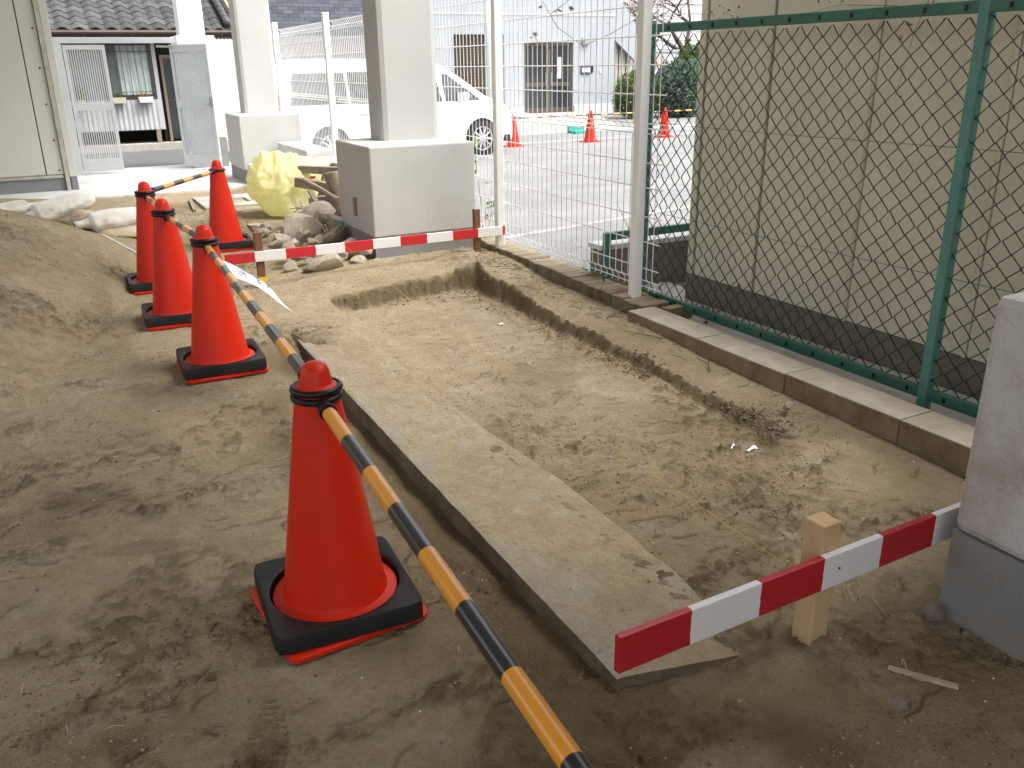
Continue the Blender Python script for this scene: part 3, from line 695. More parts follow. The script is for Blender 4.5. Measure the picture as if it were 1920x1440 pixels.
cone_bar((.545, 6.28, zc[3] + .635), (1.21, 7.42, zc[4] + .625), 'striped bar between the corner cone and the farthest cone')

# paper notice tied to the bar
A, B, C, D = Vector((.592, 3.98, .605)), Vector((.580, 3.70, .605)), Vector((.845, 3.60, .40)), Vector((.815, 3.88, .425))
def sheet(u, v, o=0):
    P = (A * (1 - v) + B * v) * (1 - u) + (D * (1 - v) + C * v) * u
    return P + Vector((.012, 0, .02)) * math.sin(u * math.pi) * (1 + .5 * math.sin(v * 5)) + Vector((0, 0, .006)) * math.sin(u * 9 + v * 4) + Vector((.6, .1, .75)) * o
pn = thing('paper_notice', 'white paper sheet with handwriting tied to the striped bar', 'paper', A)
pp = MB().grid(lambda u, v: sheet(u, v), 16, 16).build('sheet', MAT['paper'], pn, smooth=True)
md = pp.modifiers.new('s', 'SOLIDIFY'); md.thickness = .0006
m_ = MB(); r_ = random.Random(5)
for (cu, cv, hh) in ((.30, .40, .11), (.30, .52, .11), (.30, .64, .09), (.52, .34, .06), (.52, .42, .06), (.52, .50, .06), (.52, .58, .06), (.52, .66, .05), (.68, .4, .04), (.68, .47, .04), (.68, .54, .04)):
    for k in range(5):
        u0, v0 = cu + r_.uniform(-.5, .5) * hh, cv + r_.uniform(-.5, .5) * hh; h_ = r_.random() < .5; ln = r_.uniform(.4, .9) * hh
        m_.tube([sheet(u0 + (0 if h_ else ln * s_ * .5), v0 + (ln * s_ * .5 if h_ else 0), .0012) for s_ in (-1, 0, 1)], .0011, 4)
m_.build('handwriting', MAT['ink'], pn, kind='stuff')
for k_, p in enumerate((Vector((.5867, 3.98, .618)), Vector((.5743, 3.70, .620)))): MB().tube([p + Vector((.0195 * math.cos(a), 0, .0195 * math.sin(a))) for a in [k * math.pi / 5 for k in range(11)]], .0014, 5).build('tie_wire', MAT['carblack'], pn)

# ------------------------------------------------------------------ red and white batter boards, string
rw = striped('board_paint', 'X', .412, .012, (.50, .018, .022), (.74, .73, .72), .45, .1, .66, .006, .25)
rwn = striped('board_paint_near', 'X', .412, .012, (.42, .012, .018), (.72, .71, .72), .42, .15, .68, .005, .25)
nb = thing('batter_board', 'red and white board nailed to a pale wooden stake beside the right footing', 'barrier board', (.885, 1.24, 0), math.atan2(.03, 1.06))
MB().box(0, 1.45, -.009, .009, .186, .278).build('board', rwn, nb, world=False, bevel=.002)
MB().box(.612, .672, .0105, .0705, -.12, .352).build('stake', MAT['wood'], nb, world=False, bevel=.003)
MB().tube([(.487, .001, .27), (.487, .001, .302)], .0018, 6).tube([(.487, .001, .302), (.487, .001, .304)], .004, 8).build('nail', MAT['steel'], nb, world=False)
MB().tube([(.660, -.0115, .235), (.660, -.008, .235)], .003, 8).build('nail', MAT['carblack'], nb, world=False)
fb = thing('batter_board', 'red and white board on two brown stakes in front of the stucco footing', 'barrier board', (.93, 5.85, 0))
MB().box(0, 2.07, -.009, .009, .184, .252).build('board', rw, fb, world=False, bevel=.002)
MB().box(.205, .255, .0105, .0505, .075, .375).build('stake', MAT['brown_wood'], fb, world=False, bevel=.003)
MB().box(.204, .256, .0100, .0510, -.2, .075).build('stake_tip', MAT['yellow'], fb, world=False, label='yellow painted foot of the brown stake')
MB().box(1.825, 1.873, .0105, .0505, -.2, .39).build('stake', MAT['brown_wood'], fb, world=False, bevel=.003)
S0 = Vector((.885 + .487, 1.24 + .014, .292)); S1 = Vector((1.72, 5.84, .256))
st = MB().tube([S0.lerp(S1, k / 12) - Vector((0, 0, .05 * math.sin(math.pi * k / 12))) for k in range(13)], .0010, 5).build('string_line', MAT['string'], off=(1.37, 1.25, .29))
tag(st, 'thin yellow string stretched between the two red and white boards', 'string')

# ------------------------------------------------------------------ left panel building
lt = thing('panel_building', 'cream panel wall with joints and screws at the left edge', 'building', (-1.5, 12, 0))
MB().box(-8, .27, 12.06, 13.6, .03, 4.6).build('core', MAT['joint'], lt)
xs_ = [.175, -.02, -.93, -1.84, -2.75, -3.66, -4.57, -5.5]
for a, b_ in zip(xs_[:-1], xs_[1:]):
    MB().box(b_ + .006, a - .006, 12.0, 12.05, .225, 4.6).build('panel', MAT['cream'], lt, bevel=.004)
MB().box(-8, .16, 11.985, 12.06, .185, .22).build('base_flashing', MAT['trim'], lt)
MB().box(-8, .165, 12.01, 12.055, .03, .185).build('foundation', MAT['found'], lt)
MB().box(.175, .222, 11.965, 12.06, .03, 4.6).build('corner_angle', MAT['trim'], lt, bevel=.003)
MB().box(.225, .31, 11.99, 13.62, .19, 4.6).build('corner_panel', MAT['cream'], lt, bevel=.006)
MB().box(.235, .305, 12.0, 13.6, .03, .187).build('foundation', MAT['found'], lt)
scw = MB().tube([(0, 0, 0), (0, -.008, 0)], .012, 10).mesh('screw', MAT['rust'])
for z in (.27, .62, 1.03, 1.43, 1.86, 2.3): inst(scw, lt, 'screw', (.118 + 1.5 + random.uniform(-.01, .01), -.001, z))

# ------------------------------------------------------------------ gate
gt = thing('gate', 'aluminium slatted gate with one leaf standing open', 'gate', (1.4, 13.7, 0))
MB().box(.32, 1.90, 13.67, 13.73, 1.74, 1.815).build('header', MAT['alum'], gt, bevel=.004)
MB().box(.33, .44, 13.67, 13.73, .03, 1.74).build('side_post', MAT['alum'], gt, bevel=.004)
def leaf(o, dx, dy, w, name, louv, mat, label=None):
    """one gate leaf with frame and slats; o = hinge foot, (dx,dy) = unit direction of the leaf"""
    def P(u, z, d=0): return Vector((o[0] + dx * u - dy * d, o[1] + dy * u + dx * d, z))
    rt = MB()
    for (u0, u1, z0, z1) in ((0, .045, .07, 1.72), (w - .045, w, .07, 1.72), (.045, w - .045, 1.62 if louv else 1.66, 1.72), (.045, w - .045, .88, .975), (.045, w - .045, .07, .235)):
        rt.add([P(u0, z0, -.02), P(u1, z0, -.02), P(u1, z1, -.02), P(u0, z1, -.02), P(u0, z0, .02), P(u1, z0, .02), P(u1, z1, .02), P(u0, z1, .02)],
               [(0, 1, 2, 3), (7, 6, 5, 4), (0, 4, 5, 1), (1, 5, 6, 2), (2, 6, 7, 3), (3, 7, 4, 0)])
    fr = rt.build(name, mat, gt, bevel=.002, kind=None)
    n_ = 15 if not louv else 17
    for k in range(n_):
        u = .045 + (w - .09) * (k + .5) / n_; wd = .007 if not louv else .0085
        for (z0, z1) in ((.235, .88), (.975, 1.62 if louv else 1.66)):
            m_ = MB().add([P(u - wd, z0, -.01), P(u + wd, z0, -.01), P(u + wd, z1, -.01), P(u - wd, z1, -.01), P(u - wd, z0, .01), P(u + wd, z0, .01), P(u + wd, z1, .01), P(u - wd, z1, .01)],
                          [(0, 1, 2, 3), (7, 6, 5, 4), (0, 4, 5, 1), (1, 5, 6, 2), (2, 6, 7, 3), (3, 7, 4, 0)])
            m_.build('slat', mat, fr)
    return fr, P
leaf((.45, 13.70), 1, 0, .52, 'fixed_leaf', False, MAT['alum'])
fr, P = leaf((1.80, 13.66), .72, -.69, .60, 'open_leaf', True, MAT['alum2'])
m_ = MB().bar(P(.50, .93, -.035), P(.57, .93, -.035), .012, .012).obox(P(.57, .955, -.022), (.05, .01, .14), Matrix.Rotation(math.atan2(-.69, .72), 3, 'Z')).build('lever_handle', MAT['steel'], fr)
MB().bar((1.62, 13.64, 1.70), (1.84, 13.60, 1.69), .03, .03).build('door_closer', MAT['steel'], gt)
gw = thing('gate_wall', 'white gate wall with grey base and square column on top', 'wall', (2.15, 13.75, 0))
MB().box(1.90, 2.42, 13.66, 14.2, .45, 1.84).build('wall', MAT['white'], gw, bevel=.01)
MB().box(1.903, 2.417, 13.663, 14.197, -.1, .45).build('painted_base', MAT['band'], gw)
MB().box(1.97, 2.31, 13.72, 14.05, 1.84, 4.6).build('column', MAT['white'], gw, bevel=.01)
dl = MB()
wp = thing('wire_grille', 'white wire grille panel between the gate wall and pillar', 'fence', (2.7, 14, 0))
m_ = MB()
for k in range(12): m_.tube([(2.44 + .05 * k, 14.0, .2), (2.44 + .05 * k, 14.0, 1.82)], .003, 4, False)
for k in range(9): m_.tube([(2.43, 14.0, .25 + .19 * k), (3.02, 14.0, .25 + .19 * k)], .004, 4, False)
m_.build('wires', MAT['wire'], wp, kind='stuff'); MB().box(2.425, 2.45, 13.985, 14.015, 0, 1.85).build('frame', MAT['white'], wp)

# ------------------------------------------------------------------ tile roofed house beyond the street
ht = thing('tiled_house', 'old house with grey pantile roof and barred window beyond the gate', 'house', (2, 19, 0))
MB().box(-3, 2.20, 18.85, 22, .28, 2.15).build('wall', MAT['glass_grey'], ht)
MB().box(-3, 4.1, 18.72, 19.4, -.2, .045).build('step', MAT['conc'], ht, bevel=.01)
MB().box(-3, 2.18, 19.4, 19.5, .0, .3).build('underfloor', MAT['dark'], ht)
MB().box(2.02, 2.10, 18.80, 18.88, .045, .3).build('foot_post', MAT['old_wood'], ht)
m_ = MB()
def corrf(u, v):
    x = -1.2 + 3.38 * u; return (x, 18.80 + .012 * math.cos(x * 2 * math.pi / .09), .30 + .56 * v)
m_.grid(corrf, 220, 1).build('corrugated_sheet', MAT['corr'], ht, smooth=True)
wn = MB().box(1.30, 2.13, 18.80, 18.84, .86, .93).box(1.30, 2.13, 18.80, 18.84, 1.84, 1.9).box(2.06, 2.13, 18.80, 18.84, .93, 1.84).box(1.22, 1.30, 18.80, 18.84, .86, 1.9).build('window_frame', MAT['bronze'], ht)
MB().box(1.30, 2.06, 18.838, 18.848, .93, 1.84).build('pane', MAT['glass_grey'], wn)
m_ = MB().grid(lambda u, v: (1.52 + .54 * u + .05 * (1 - v) * math.sin(u * 3), 18.828 + .006 * math.sin(u * 40), .95 + .88 * v), 60, 4).build('curtain', MAT['curtain'], wn, smooth=True)
for k in range(7): MB().tube([(1.35 + .118 * k, 18.76, .90), (1.35 + .118 * k, 18.76, 1.86)], .006, 6).build('bar', MAT['bronze'], wn)
for z in (1.0, 1.72): MB().tube([(1.28, 18.765, z), (2.13, 18.765, z)], .007, 6).build('cross_bar', MAT['bronze'], wn)
m_ = MB().box(2.13, 2.20, 18.79, 18.85, .3, 2.1).build('corner_board', MAT['corr'], ht)
dr = MB().box(2.28, 2.33, 18.95, 19.0, .05, 1.66).box(2.33, 3.2, 18.95, 19.0, 1.60, 1.66).box(2.75, 2.79, 18.95, 19.0, .05, 1.6).build('sliding_door', MAT['tan'], ht)
MB().box(2.33, 2.75, 18.97, 18.985, .1, 1.6).build('pane', MAT['glass'], dr); MB().box(2.79, 3.2, 18.97, 18.985, .1, 1.6).build('pane', MAT['glass'], dr)
MB().box(2.33, 2.75, 18.955, 18.97, .80, .84).build('rail', MAT['bronze'], dr)
MB().box(2.20, 3.3, 19.02, 22, .05, 2.15).build('back_wall', MAT['dark'], ht)
rf = MB().add([(-1.5, 18.45, 2.10), (3.85, 18.45, 2.10), (3.85, 21, 3.3), (-1.5, 21, 3.3)], [(0, 1, 2, 3)]).build('roof', MAT['dark'], ht)
tm = MB()
def tilef(u, v):
    x = u * .29; z = .028 * math.sin(u * 2 * math.pi - .6) + .012 * (1 - v) ; return (x - .145, v * .30, z)
tm.grid(tilef, 14, 1)
k0 = len(tm.v)
tm.grid(lambda u, v: (tilef(u, 0)[0], -.002, tilef(u, 0)[2] - .022 * (1 - v)), 14, 1)
tmesh = tm.mesh('roof_tile', MAT['tile'], True)
sl_a = math.atan2(1.2, 2.55)
for r in range(9):
    for c in range(20):
        x = -1.45 + .27 * c + .0 * r; d = -.06 + .245 * r
        o = inst(tmesh, rf, 'roof_tile', (x - 2, 18.43 + d * math.cos(sl_a) - 19, 2.12 + d * math.sin(sl_a) + random.uniform(-.003, .003)), (sl_a + random.uniform(-.01, .01), 0, random.uniform(-.012, .012)))
rt_ = MB()
rm = MB().tube([(0, 0, 0), (0, .26, 0)], [.075, .068], 12).mesh('ridge_tile', MAT['tile'], True)
for k in range(8): inst(rm, rf, 'ridge_tile', (3.55 - 2, 18.42 + .235 * k * math.cos(sl_a) - 19, 2.20 + .235 * k * math.sin(sl_a)), (sl_a, 0, 0))
MB().bar((3.70, 18.38, 2.24), (3.70, 20.5, 3.24), .05, .07).build('verge_strip', MAT['copper'], rf)
MB().tube([(-1.5, 18.36, 2.035), (3.85, 18.36, 2.05)], .04, 10).build('gutter', MAT['bronze'], rf)
for k in range(5): MB().bar((.2 + .8 * k, 18.36, 2.0), (.2 + .8 * k, 18.5, 2.1), .012, .03).build('gutter_bracket', MAT['steel'], rf)
MB().box(-1.5, 3.85, 18.46, 18.52, 1.93, 2.08).build('eaves_board', MAT['brownwall'], rf)
def leafcloud(c, rad, n, s, rnd_, shell=.45, flat=1):
    m_ = MB()
    for k in range(n):
        while True:
            p = Vector((rnd_.uniform(-1, 1), rnd_.uniform(-1, 1), rnd_.uniform(-1, 1)))
            if shell < p.length < 1: break
        lump = 1 + .22 * mnoise.noise(p * 2.3 + Vector(c))
        q = Vector((c[0] + p.x * rad[0] * lump, c[1] + p.y * rad[1] * lump, c[2] + p.z * rad[2] * lump))
        a = Vector((rnd_.gauss(0, 1), rnd_.gauss(0, 1), rnd_.gauss(0, 1))).normalized(); b_ = a.cross(Vector((rnd_.gauss(0, 1), rnd_.gauss(0, 1), rnd_.gauss(0, 1)))).normalized()
        ss = s * rnd_.uniform(.6, 1.4); m_.add([q - a * ss, q + b_ * ss * .4, q + a * ss, q - b_ * ss * .4], [(0, 1, 2, 3)])
    return m_
rv = random.Random(11)
def planter(label, x, w, plant):
    t = thing('window_planter', label, 'planter', (x, 18.70, .86))
    MB().add([(x - w * .42, 18.64, .80), (x + w * .42, 18.64, .80), (x + w * .42, 18.77, .80), (x - w * .42, 18.77, .80), (x - w / 2, 18.62, .91), (x + w / 2, 18.62, .91), (x + w / 2, 18.79, .91), (x - w / 2, 18.79, .91)],
             [(3, 2, 1, 0), (0, 1, 5, 4), (1, 2, 6, 5), (2, 3, 7, 6), (3, 0, 4, 7)]).build('pot', MAT['pot'] if plant else MAT['white'], t, bevel=.008)
    leafcloud((x, 18.70, .92), (w * .45, .07, .06), 160, .022, rv, .1).build('plant', MAT['leaf'] if plant else MAT['dry_weed'], t)
planter('cream planter with green plants hanging under the barred window', 1.43, .24, True)
planter('white planter with withered plants under the barred window', 1.90, .27, False)
for (x, lb, n_) in ((.75, 'leafy pot plant behind the fixed gate leaf', 300), (.42, 'green plant at the far left behind the gate slats', 200)):
    t = thing('pot_plant', lb, 'plant', (x, 18.6, .8)); leafcloud((x, 18.6, .98), (.2, .12, .16), n_, .04, rv, .1).build('foliage', MAT['leaf'], t)
    MB().lathe([(.08, .72), (.11, .88), (.10, .88)], 14, (x, 18.6, 0)).build('pot', MAT['pot'], t)
t = thing('flower_stem', 'tall plant with purple flowers behind the lower gate slats', 'plant', (.55, 18.2, 0))
MB().tube([(.55, 18.2, 0), (.53, 18.2, .4), (.66, 18.2, .78)], .012, 6).build('stem', MAT['bark'], t)
leafcloud((.62, 18.2, .66), (.07, .05, .14), 60, .03, rv, .1).build('flowers', M('purple_flower', (.25, .03, .16), None, 5, .6), t)
leafcloud((.54, 18.2, .3), (.06, .05, .25), 80, .03, rv, .1).build('leaves', MAT['leaf'], t)

# ------------------------------------------------------------------ dark tiled building
dt = thing('tiled_building', 'dark grey tile clad building above the white mesh fence', 'building', (6, 22.3, 0))
MB().box(3.95, 8.35, 22.2, 26, -.4, 6).build('wall', MAT['mortar'], dt)
MB().box(2.6, 4.45, 22.17, 22.2, -.4, 2.12).build('side_gate', MAT['conc_light'], dt); MB().box(4.45, 8.36, 22.17, 22.2, -.4, 2.12).build('lower_wall', M('grey_render', (.22, .22, .225), (.18, .18, .185), 3, .8), dt)
tl = MB().box(-.122, .122, -.012, 0, -.036, .036).mesh('wall_tile', MAT['tile2'])
for r in range(13):
    for c in range(14):
        x = 4.95 + .25 * c + (.125 if r % 2 else 0)
        if x < 7.9: inst(tl, dt, 'wall_tile', (x - 6, 22.2 - 22.3, 2.17 + .078 * r))
wl = MB().box(3.97, 4.05, 22.1, 22.2, 2.35, 3.6).box(4.58, 4.72, 22.08, 22.2, 2.2, 3.6).box(3.97, 4.75, 22.05, 22.2, 2.35, 2.43).build('louvre_window', MAT['tan'], dt)
for k in range(9): MB().bar((4.05, 22.14, 2.5 + .1 * k), (4.58, 22.14, 2.5 + .1 * k), .05, .045).build('louvre', MAT['cream'], wl)

# ------------------------------------------------------------------ white van
def van():
    a = math.atan2(.35, 3.05); o = (5.72, 15.95, lot_z(15.5))
    t = thing('white_van', 'white people carrier parked behind the mesh fence', 'van', o, a)
    def topz(x): return float(np.interp(x, [-2.45, -2.42, -2.36, -2.2, -1.6, .3, .75, 1.0, 1.72, 2.1, 2.36, 2.46, 2.5], [.6, 1.15, 1.58, 1.70, 1.745, 1.73, 1.66, 1.55, 1.07, .97, .84, .66, .5]))
    def botz(x):
        z = .24
        for wx in (-1.47, 1.58):
            d = abs(x - wx)
            if d < .37: z = max(z, .31 + math.sqrt(max(0, .37 ** 2 - d * d)))
        return min(z, topz(x) - .05)
    def hw(x, z):
        w = .86 - .03 * max(0, (.45 - z) / .3) ** 2
        if z > .98: w -= .17 * ((z - .98) / .76) ** 1.35
        w += .012 * math.sin((z - .3) * 4)
        if x > 1.5: w -= .34 * ((x - 1.5) / 1.0) ** 2.6
        if x < -2.1: w -= .16 * ((-2.1 - x) / .35) ** 2.2
        return w
    xs = sorted(set([round(-2.45 + 4.95 * k / 130, 4) for k in range(131)] + [-1.47 - .371, -1.47 + .371, 1.58 - .371, 1.58 + .371, -2.43, -2.4, 2.44, 2.48]))
    K = 16; m_ = MB()
    for s_ in (-1, 1):
        k0 = len(m_.v)
        for x in xs:
            b_, tz = botz(x), topz(x)
            for j in range(K + 1):
                z = b_ + (tz - b_) * j / K; yv = hw(x, z)
                if j >= K - 1: yv -= .03 * (j - K + 2)
                m_.v.append((x, s_ * yv, z - (.012 if j == K else 0)))
        for i in range(len(xs) - 1):
            for j in range(K):
                q = k0 + i * (K + 1) + j; m_.f.append((q, q + K + 1, q + K + 2, q + 1) if s_ < 0 else (q, q + 1, q + K + 2, q + K + 1))
    n1 = len(xs) * (K + 1); k0 = len(m_.v)
    for i, x in enumerate(xs):
        ye = hw(x, topz(x)) - .06
        for j in range(9):
            v = -1 + 2 * j / 8; m_.v.append((x, v * ye, topz(x) - .012 + .02 * (1 - v * v)))
    for i in range(len(xs) - 1):
        for j in range(8):
            q = k0 + i * 9 + j; m_.f.append((q, q + 9, q + 10, q + 1))
    for i in (0, len(xs) - 1):
        A_ = [i * (K + 1) + j for j in range(K + 1)]; B_ = [n1 + i * (K + 1) + j for j in range(K + 1)]
        for j in range(K): m_.f.append((A_[j], A_[j + 1], B_[j + 1], B_[j]))
    body = m_.build('body', MAT['carpaint'], t, world=False, auto=40)
    def pane(poly, name, mat, off=.006, par=body):
        m_ = MB(); (xa, xb, zl, zt) = poly
        for s_ in (-1, 1):
            m_.grid(lambda u, v: (xa(v) + (xb(v) - xa(v)) * u, s_ * (hw(xa(v) + (xb(v) - xa(v)) * u, zl + (zt(u) - zl) * v) + off), zl + (zt(u) - zl) * v), 12, 8)
            m_.build(name, mat, par, world=False, smooth=True); m_ = MB()
    pane((lambda v: -2.12 + .10 * v, lambda v: -1.10, 1.02, lambda u: 1.52), 'side_window', MAT['glass'])
    pane((lambda v: -1.05, lambda v: -.02, 1.01, lambda u: 1.53), 'side_window', MAT['glass'])
    pane((lambda v: .03, lambda v: .74 - .10 * v, 1.0, lambda u: 1.52), 'side_window', MAT['glass'])
    pane((lambda v: .80 - .02 * v, lambda v: 1.56 - .66 * v, 1.0, lambda u: 1.47 - .0 * u), 'quarter_window', MAT['glass'])
    m_ = MB().grid(lambda u, v: (1.05 + .62 * u, (-.66 + 1.32 * v), topz(1.05 + .62 * u) + .018), 8, 8).build('windscreen', MAT['glass'], body, world=False, smooth=True)
    for s_ in (-1, 1):
        for x in (-1.08, .0, 1.02):
            MB().tube([(x, s_ * (hw(x, z) + .001), z) for z in (.3, .5, .7, .9, 1.0)], .004, 4).build('door_gap', MAT['carblack'], body, world=False)
        for x in (-.93, .12): MB().bar((x, s_ * .885, .86), (x + .2, s_ * .885, .86), .03, .035).build('door_handle', MAT['carpaint'], body, world=False)
        MB().tube([(-2.3, s_ * (hw(-2.3, .93) + .002), .93), (-1.7, s_ * (hw(-1.7, .93) + .002), .93), (-1.1, s_ * (hw(-1.1, .93) + .002), .93)], .004, 4).build('door_rail', MAT['carblack'], body, world=False)
        m_ = MB(); mi = [(0, 0), (.11, .01), (.13, .08), (.10, .15), (.01, .14), (-.02, .06)]
        m_.v = [(1.06 + p[0] * .5, s_ * (.90 + p[0]), 1.0 + p[1]) for p in mi] + [(1.16 + p[0] * .5, s_ * (.90 + p[0]), 1.01 + p[1] * .9) for p in mi]
        m_.f = [tuple(range(6)), tuple(range(11, 5, -1))] + [(k, (k + 1) % 6, 6 + (k + 1) % 6, 6 + k) for k in range(6)]
        m_.build('door_mirror', MAT['carpaint'], body, world=False, bevel=.01)
        MB().grid(lambda u, v: (2.12 + .26 * u, s_ * (hw(2.12 + .26 * u, .76) + .008), .68 + .16 * v - .04 * u), 6, 4).build('headlight', MAT['lamp'], body, world=False, smooth=True)
        MB().grid(lambda u, v: (-2.43 + .13 * u, s_ * (hw(-2.43 + .13 * u, 1.0) + .006), .72 + .5 * v), 5, 6).build('taillight', MAT['red'], body, world=False, smooth=True)
    MB().box(-2.3, 2.3, -.74, .74, .2, .34).build('underbody', MAT['carblack'], t, world=False)
    for wx in (-1.47, 1.58):
        for s_ in (-1, 1): MB().tube([(wx, s_ * .60, .31), (wx, s_ * .835, .31)], .372, 28).build('wheel_arch', MAT['carblack'], t, world=False)
        for s_ in (-1, 1):
            w = bpy.data.objects.new('wheel', None); col.objects.link(w); w.parent = t; w.location = (wx, s_ * .80, .31); w.rotation_euler = (R(90) * (1 if s_ < 0 else -1), 0, 0)
            MB().lathe([(.205, -.09), (.27, -.1), (.305, -.085), (.312, -.04), (.312, .04), (.305, .075), (.27, .09), (.222, .085), (.205, .06)], 40).build('tyre', MAT['tyre'], w, world=False, auto=40)
            MB().lathe([(.218, .08), (.215, .05), (.20, .03), (.0005, .0)], 40).build('rim_well', MAT['carblack'], w, world=False)
            m_ = MB().torus((0, 0, .078), .212, .012, 40, 6)
            for k in range(10):
                aa = 2 * math.pi * k / 10; m_.bar((.03 * math.cos(aa), .03 * math.sin(aa), .085), (.21 * math.cos(aa), .21 * math.sin(aa), .072), .032, .02)
            m_.tube([(0, 0, .04), (0, 0, .1)], .05, 16).build('rim', MAT['alloy'], w, world=False, auto=40)
    return t
van()

# ------------------------------------------------------------------ office building across the lot
of = thing('office_building', 'white office building with glass double door across the parking lot', 'building', (14, 25.5, 0))
DX0, DX1, DZ0, DZ1 = 13.86, 15.66, -.08, 2.04; LX0, LX1, LZ0, LZ1 = 11.45, 13.15, .2, 2.27
m_ = MB()
for (x0, x1, z0, z1) in ((6.5, LX0, -.4, 6), (LX0, LX1, LZ1, 6), (LX0, LX1, -.4, LZ0), (LX1, DX0, -.4, 6), (DX0, DX1, DZ1, 6), (DX1, 17.25, -.4, 6)):
    m_.box(x0, x1, 25.5, 25.75, z0, z1)
m_.build('wall', MAT['office'], of)
MB().box(6.5, 17.25, 28, 28.1, -.4, 6).build('inner_wall', MAT['dark'], of)
MB().box(DX0, DX1, 25.6, 28, -.2, -.085).build('inner_floor', MAT['conc'], of)
for z in (2.83,): MB().box(6.5, 17.25, 25.485, 25.5, z, z + .05).build('wall_joint', MAT['alum'], of)
for x in (13.5, 15.95, 16.6): MB().box(x, x + .02, 25.49, 25.5, .12, 6).build('wall_joint', MAT['alum2'], of)
for a, b_ in ((6.5, 11.3), (13.3, 13.82), (15.7, 17.25)): MB().box(a, b_, 25.44, 25.5, -.4, .12).build('plinth', MAT['office2'], of, bevel=.01)
lv = MB().box(LX0, LX1, 25.68, 25.72, LZ0, LZ1).build('louvre_window', MAT['brownwall'], of)
for k in range(24): MB().box(LX0, LX1 - .35, 25.62, 25.68, LZ0 + .02 + k * .086, LZ0 + .06 + k * .086).build('louvre', MAT['brownwall'], lv)
MB().box(12.85, 13.15, 25.55, 25.68, LZ0, LZ1).build('side_panel', MAT['alum2'], lv)
d = MB()
for (x0, x1, z0, z1) in ((DX0, DX0 + .09, DZ0, DZ1), (DX1 - .09, DX1, DZ0, DZ1), (DX0 + .09, DX1 - .09, DZ1 - .1, DZ1), (14.68, 14.84, DZ0, DZ1 - .1), (DX0 + .09, 14.68, .72, .84), (14.84, DX1 - .09, .72, .84), (DX0 + .09, 14.68, DZ0, .06), (14.84, DX1 - .09, DZ0, .06)):
    d.box(x0, x1, 25.56, 25.62, z0, z1)
d = d.build('double_door', M('door_frame', (.12, .105, .09), None, 5, .45, metal=.3), of)
for (x0, x1) in ((DX0 + .09, 14.68), (14.84, DX1 - .09)):
    for (z0, z1) in ((.06, .72), (.84, DZ1 - .1)): MB().box(x0, x1, 25.585, 25.595, z0, z1).build('pane', MAT['glass'], d)
for x in (14.66, 14.86): MB().tube([(x, 25.53, .75), (x, 25.53, 1.15)], .015, 6).build('pull_handle', MAT['steel'], d)
MB().box(15.1, 15.26, 25.575, 25.583, .95, 1.6).build('notice', MAT['office2'], d)
MB().box(14.98, 15.5, 25.7, 26.1, .0, .62).build('bench', MAT['cream'], of)
MB().box(15.98, 16.22, 25.42, 25.5, 1.96, 2.18).box(16.02, 16.18, 25.40, 25.42, 2.0, 2.14).build('wall_lamp', MAT['steel'], of)
sg = MB().box(15.95, 16.32, 25.46, 25.5, 1.08, 1.34).build('name_plate', MAT['blue'], of)
for x in (15.98, 16.15): MB().box(x, x + .13, 25.45, 25.46, 1.13, 1.27).build('plate_field', MAT['white'], sg)
MB().box(16.35, 16.42, 25.46, 25.5, 1.12, 1.34).build('intercom', MAT['carblack'], of)
MB().box(16.7, 16.76, 25.47, 25.5, 1.1, 1.22).build('switch_box', MAT['white'], of)
pl = MB().tube([(12.15, 24.6, -.3), (12.15, 24.6, 5)], .10, 14).build('utility_pole', MAT['alum2'], off=(12.15, 24.6, 0), smooth=True)
tag(pl, 'pale grey metal pole in front of the brown louvre window', 'pole')
# raised apron and steps
m_ = MB().add([(8.5, 19.9, -.257), (14.2, 20.4, -.257), (16.2, 25.44, -.085), (8.5, 25.44, -.085)], [(0, 1, 2, 3)])
struct(m_.build('apron', MAT['apron']))
struct(MB().box(8.3, 26, 19.75, 19.9, -.4, -.225).build('gutter_edge', MAT['conc_light']))
st_ = thing('outdoor_stairs', 'white outdoor staircase climbing at the right end of the office', 'stairs', (18, 25.7, 0))
for k in range(14):
    MB().box(17.28 + .30 * k, 17.62 + .30 * k, 25.75, 27.0, -.3, 2.9 - .20 * k).build('step', MAT['conc'], st_)
def slantwall(pts, y0, y1, name, mat):
    MB().add([(x, y0, z) for x, z in pts] + [(x, y1, z) for x, z in pts], [(0, 1, 2, 3), (7, 6, 5, 4), (0, 4, 5, 1), (1, 5, 6, 2), (2, 6, 7, 3), (3, 7, 4, 0)]).build(name, mat, st_)
slantwall(((17.26, 2.15), (18.15, 1.45), (18.15, 2.55), (17.26, 3.6)), 25.55, 25.67, 'parapet', MAT['office'])
slantwall(((17.55, -.3), (20.6, -.3), (20.6, 1.35), (17.55, .95)), 25.40, 25.52, 'lower_parapet', MAT['office2'])
bw_ = thing('garden_wall', 'white rendered wall behind the shrubs', 'wall', (21, 27, 0))
MB().box(18.5, 32, 27, 27.2, -.5, 1.75).build('wall', MAT['office2'], bw_)
MB().box(18.4, 32, 26.95, 27.25, 1.75, 1.83).build('coping', MAT['office'], bw_)
hb = thing('white_house', 'white clapboard house far behind the cherry tree', 'house', (28, 38, 0))
MB().box(20, 42, 36, 46, -.5, 9).build('wall', MAT['office2'], hb)
for k in range(18): MB().box(19.99, 42, 35.97, 36.0, 1.2 + .4 * k, 1.24 + .4 * k).build('siding_line', MAT['alum2'], hb)
for (x0, x1) in ((25.2, 26.1), (30, 31.5)):
    f_ = MB().box(x0 - .08, x1 + .08, 35.9, 35.97, 2.0, 3.3).build('window', MAT['bronze'], hb); MB().box(x0, x1, 35.87, 35.9, 2.08, 3.22).build('pane', MAT['glass'], f_)
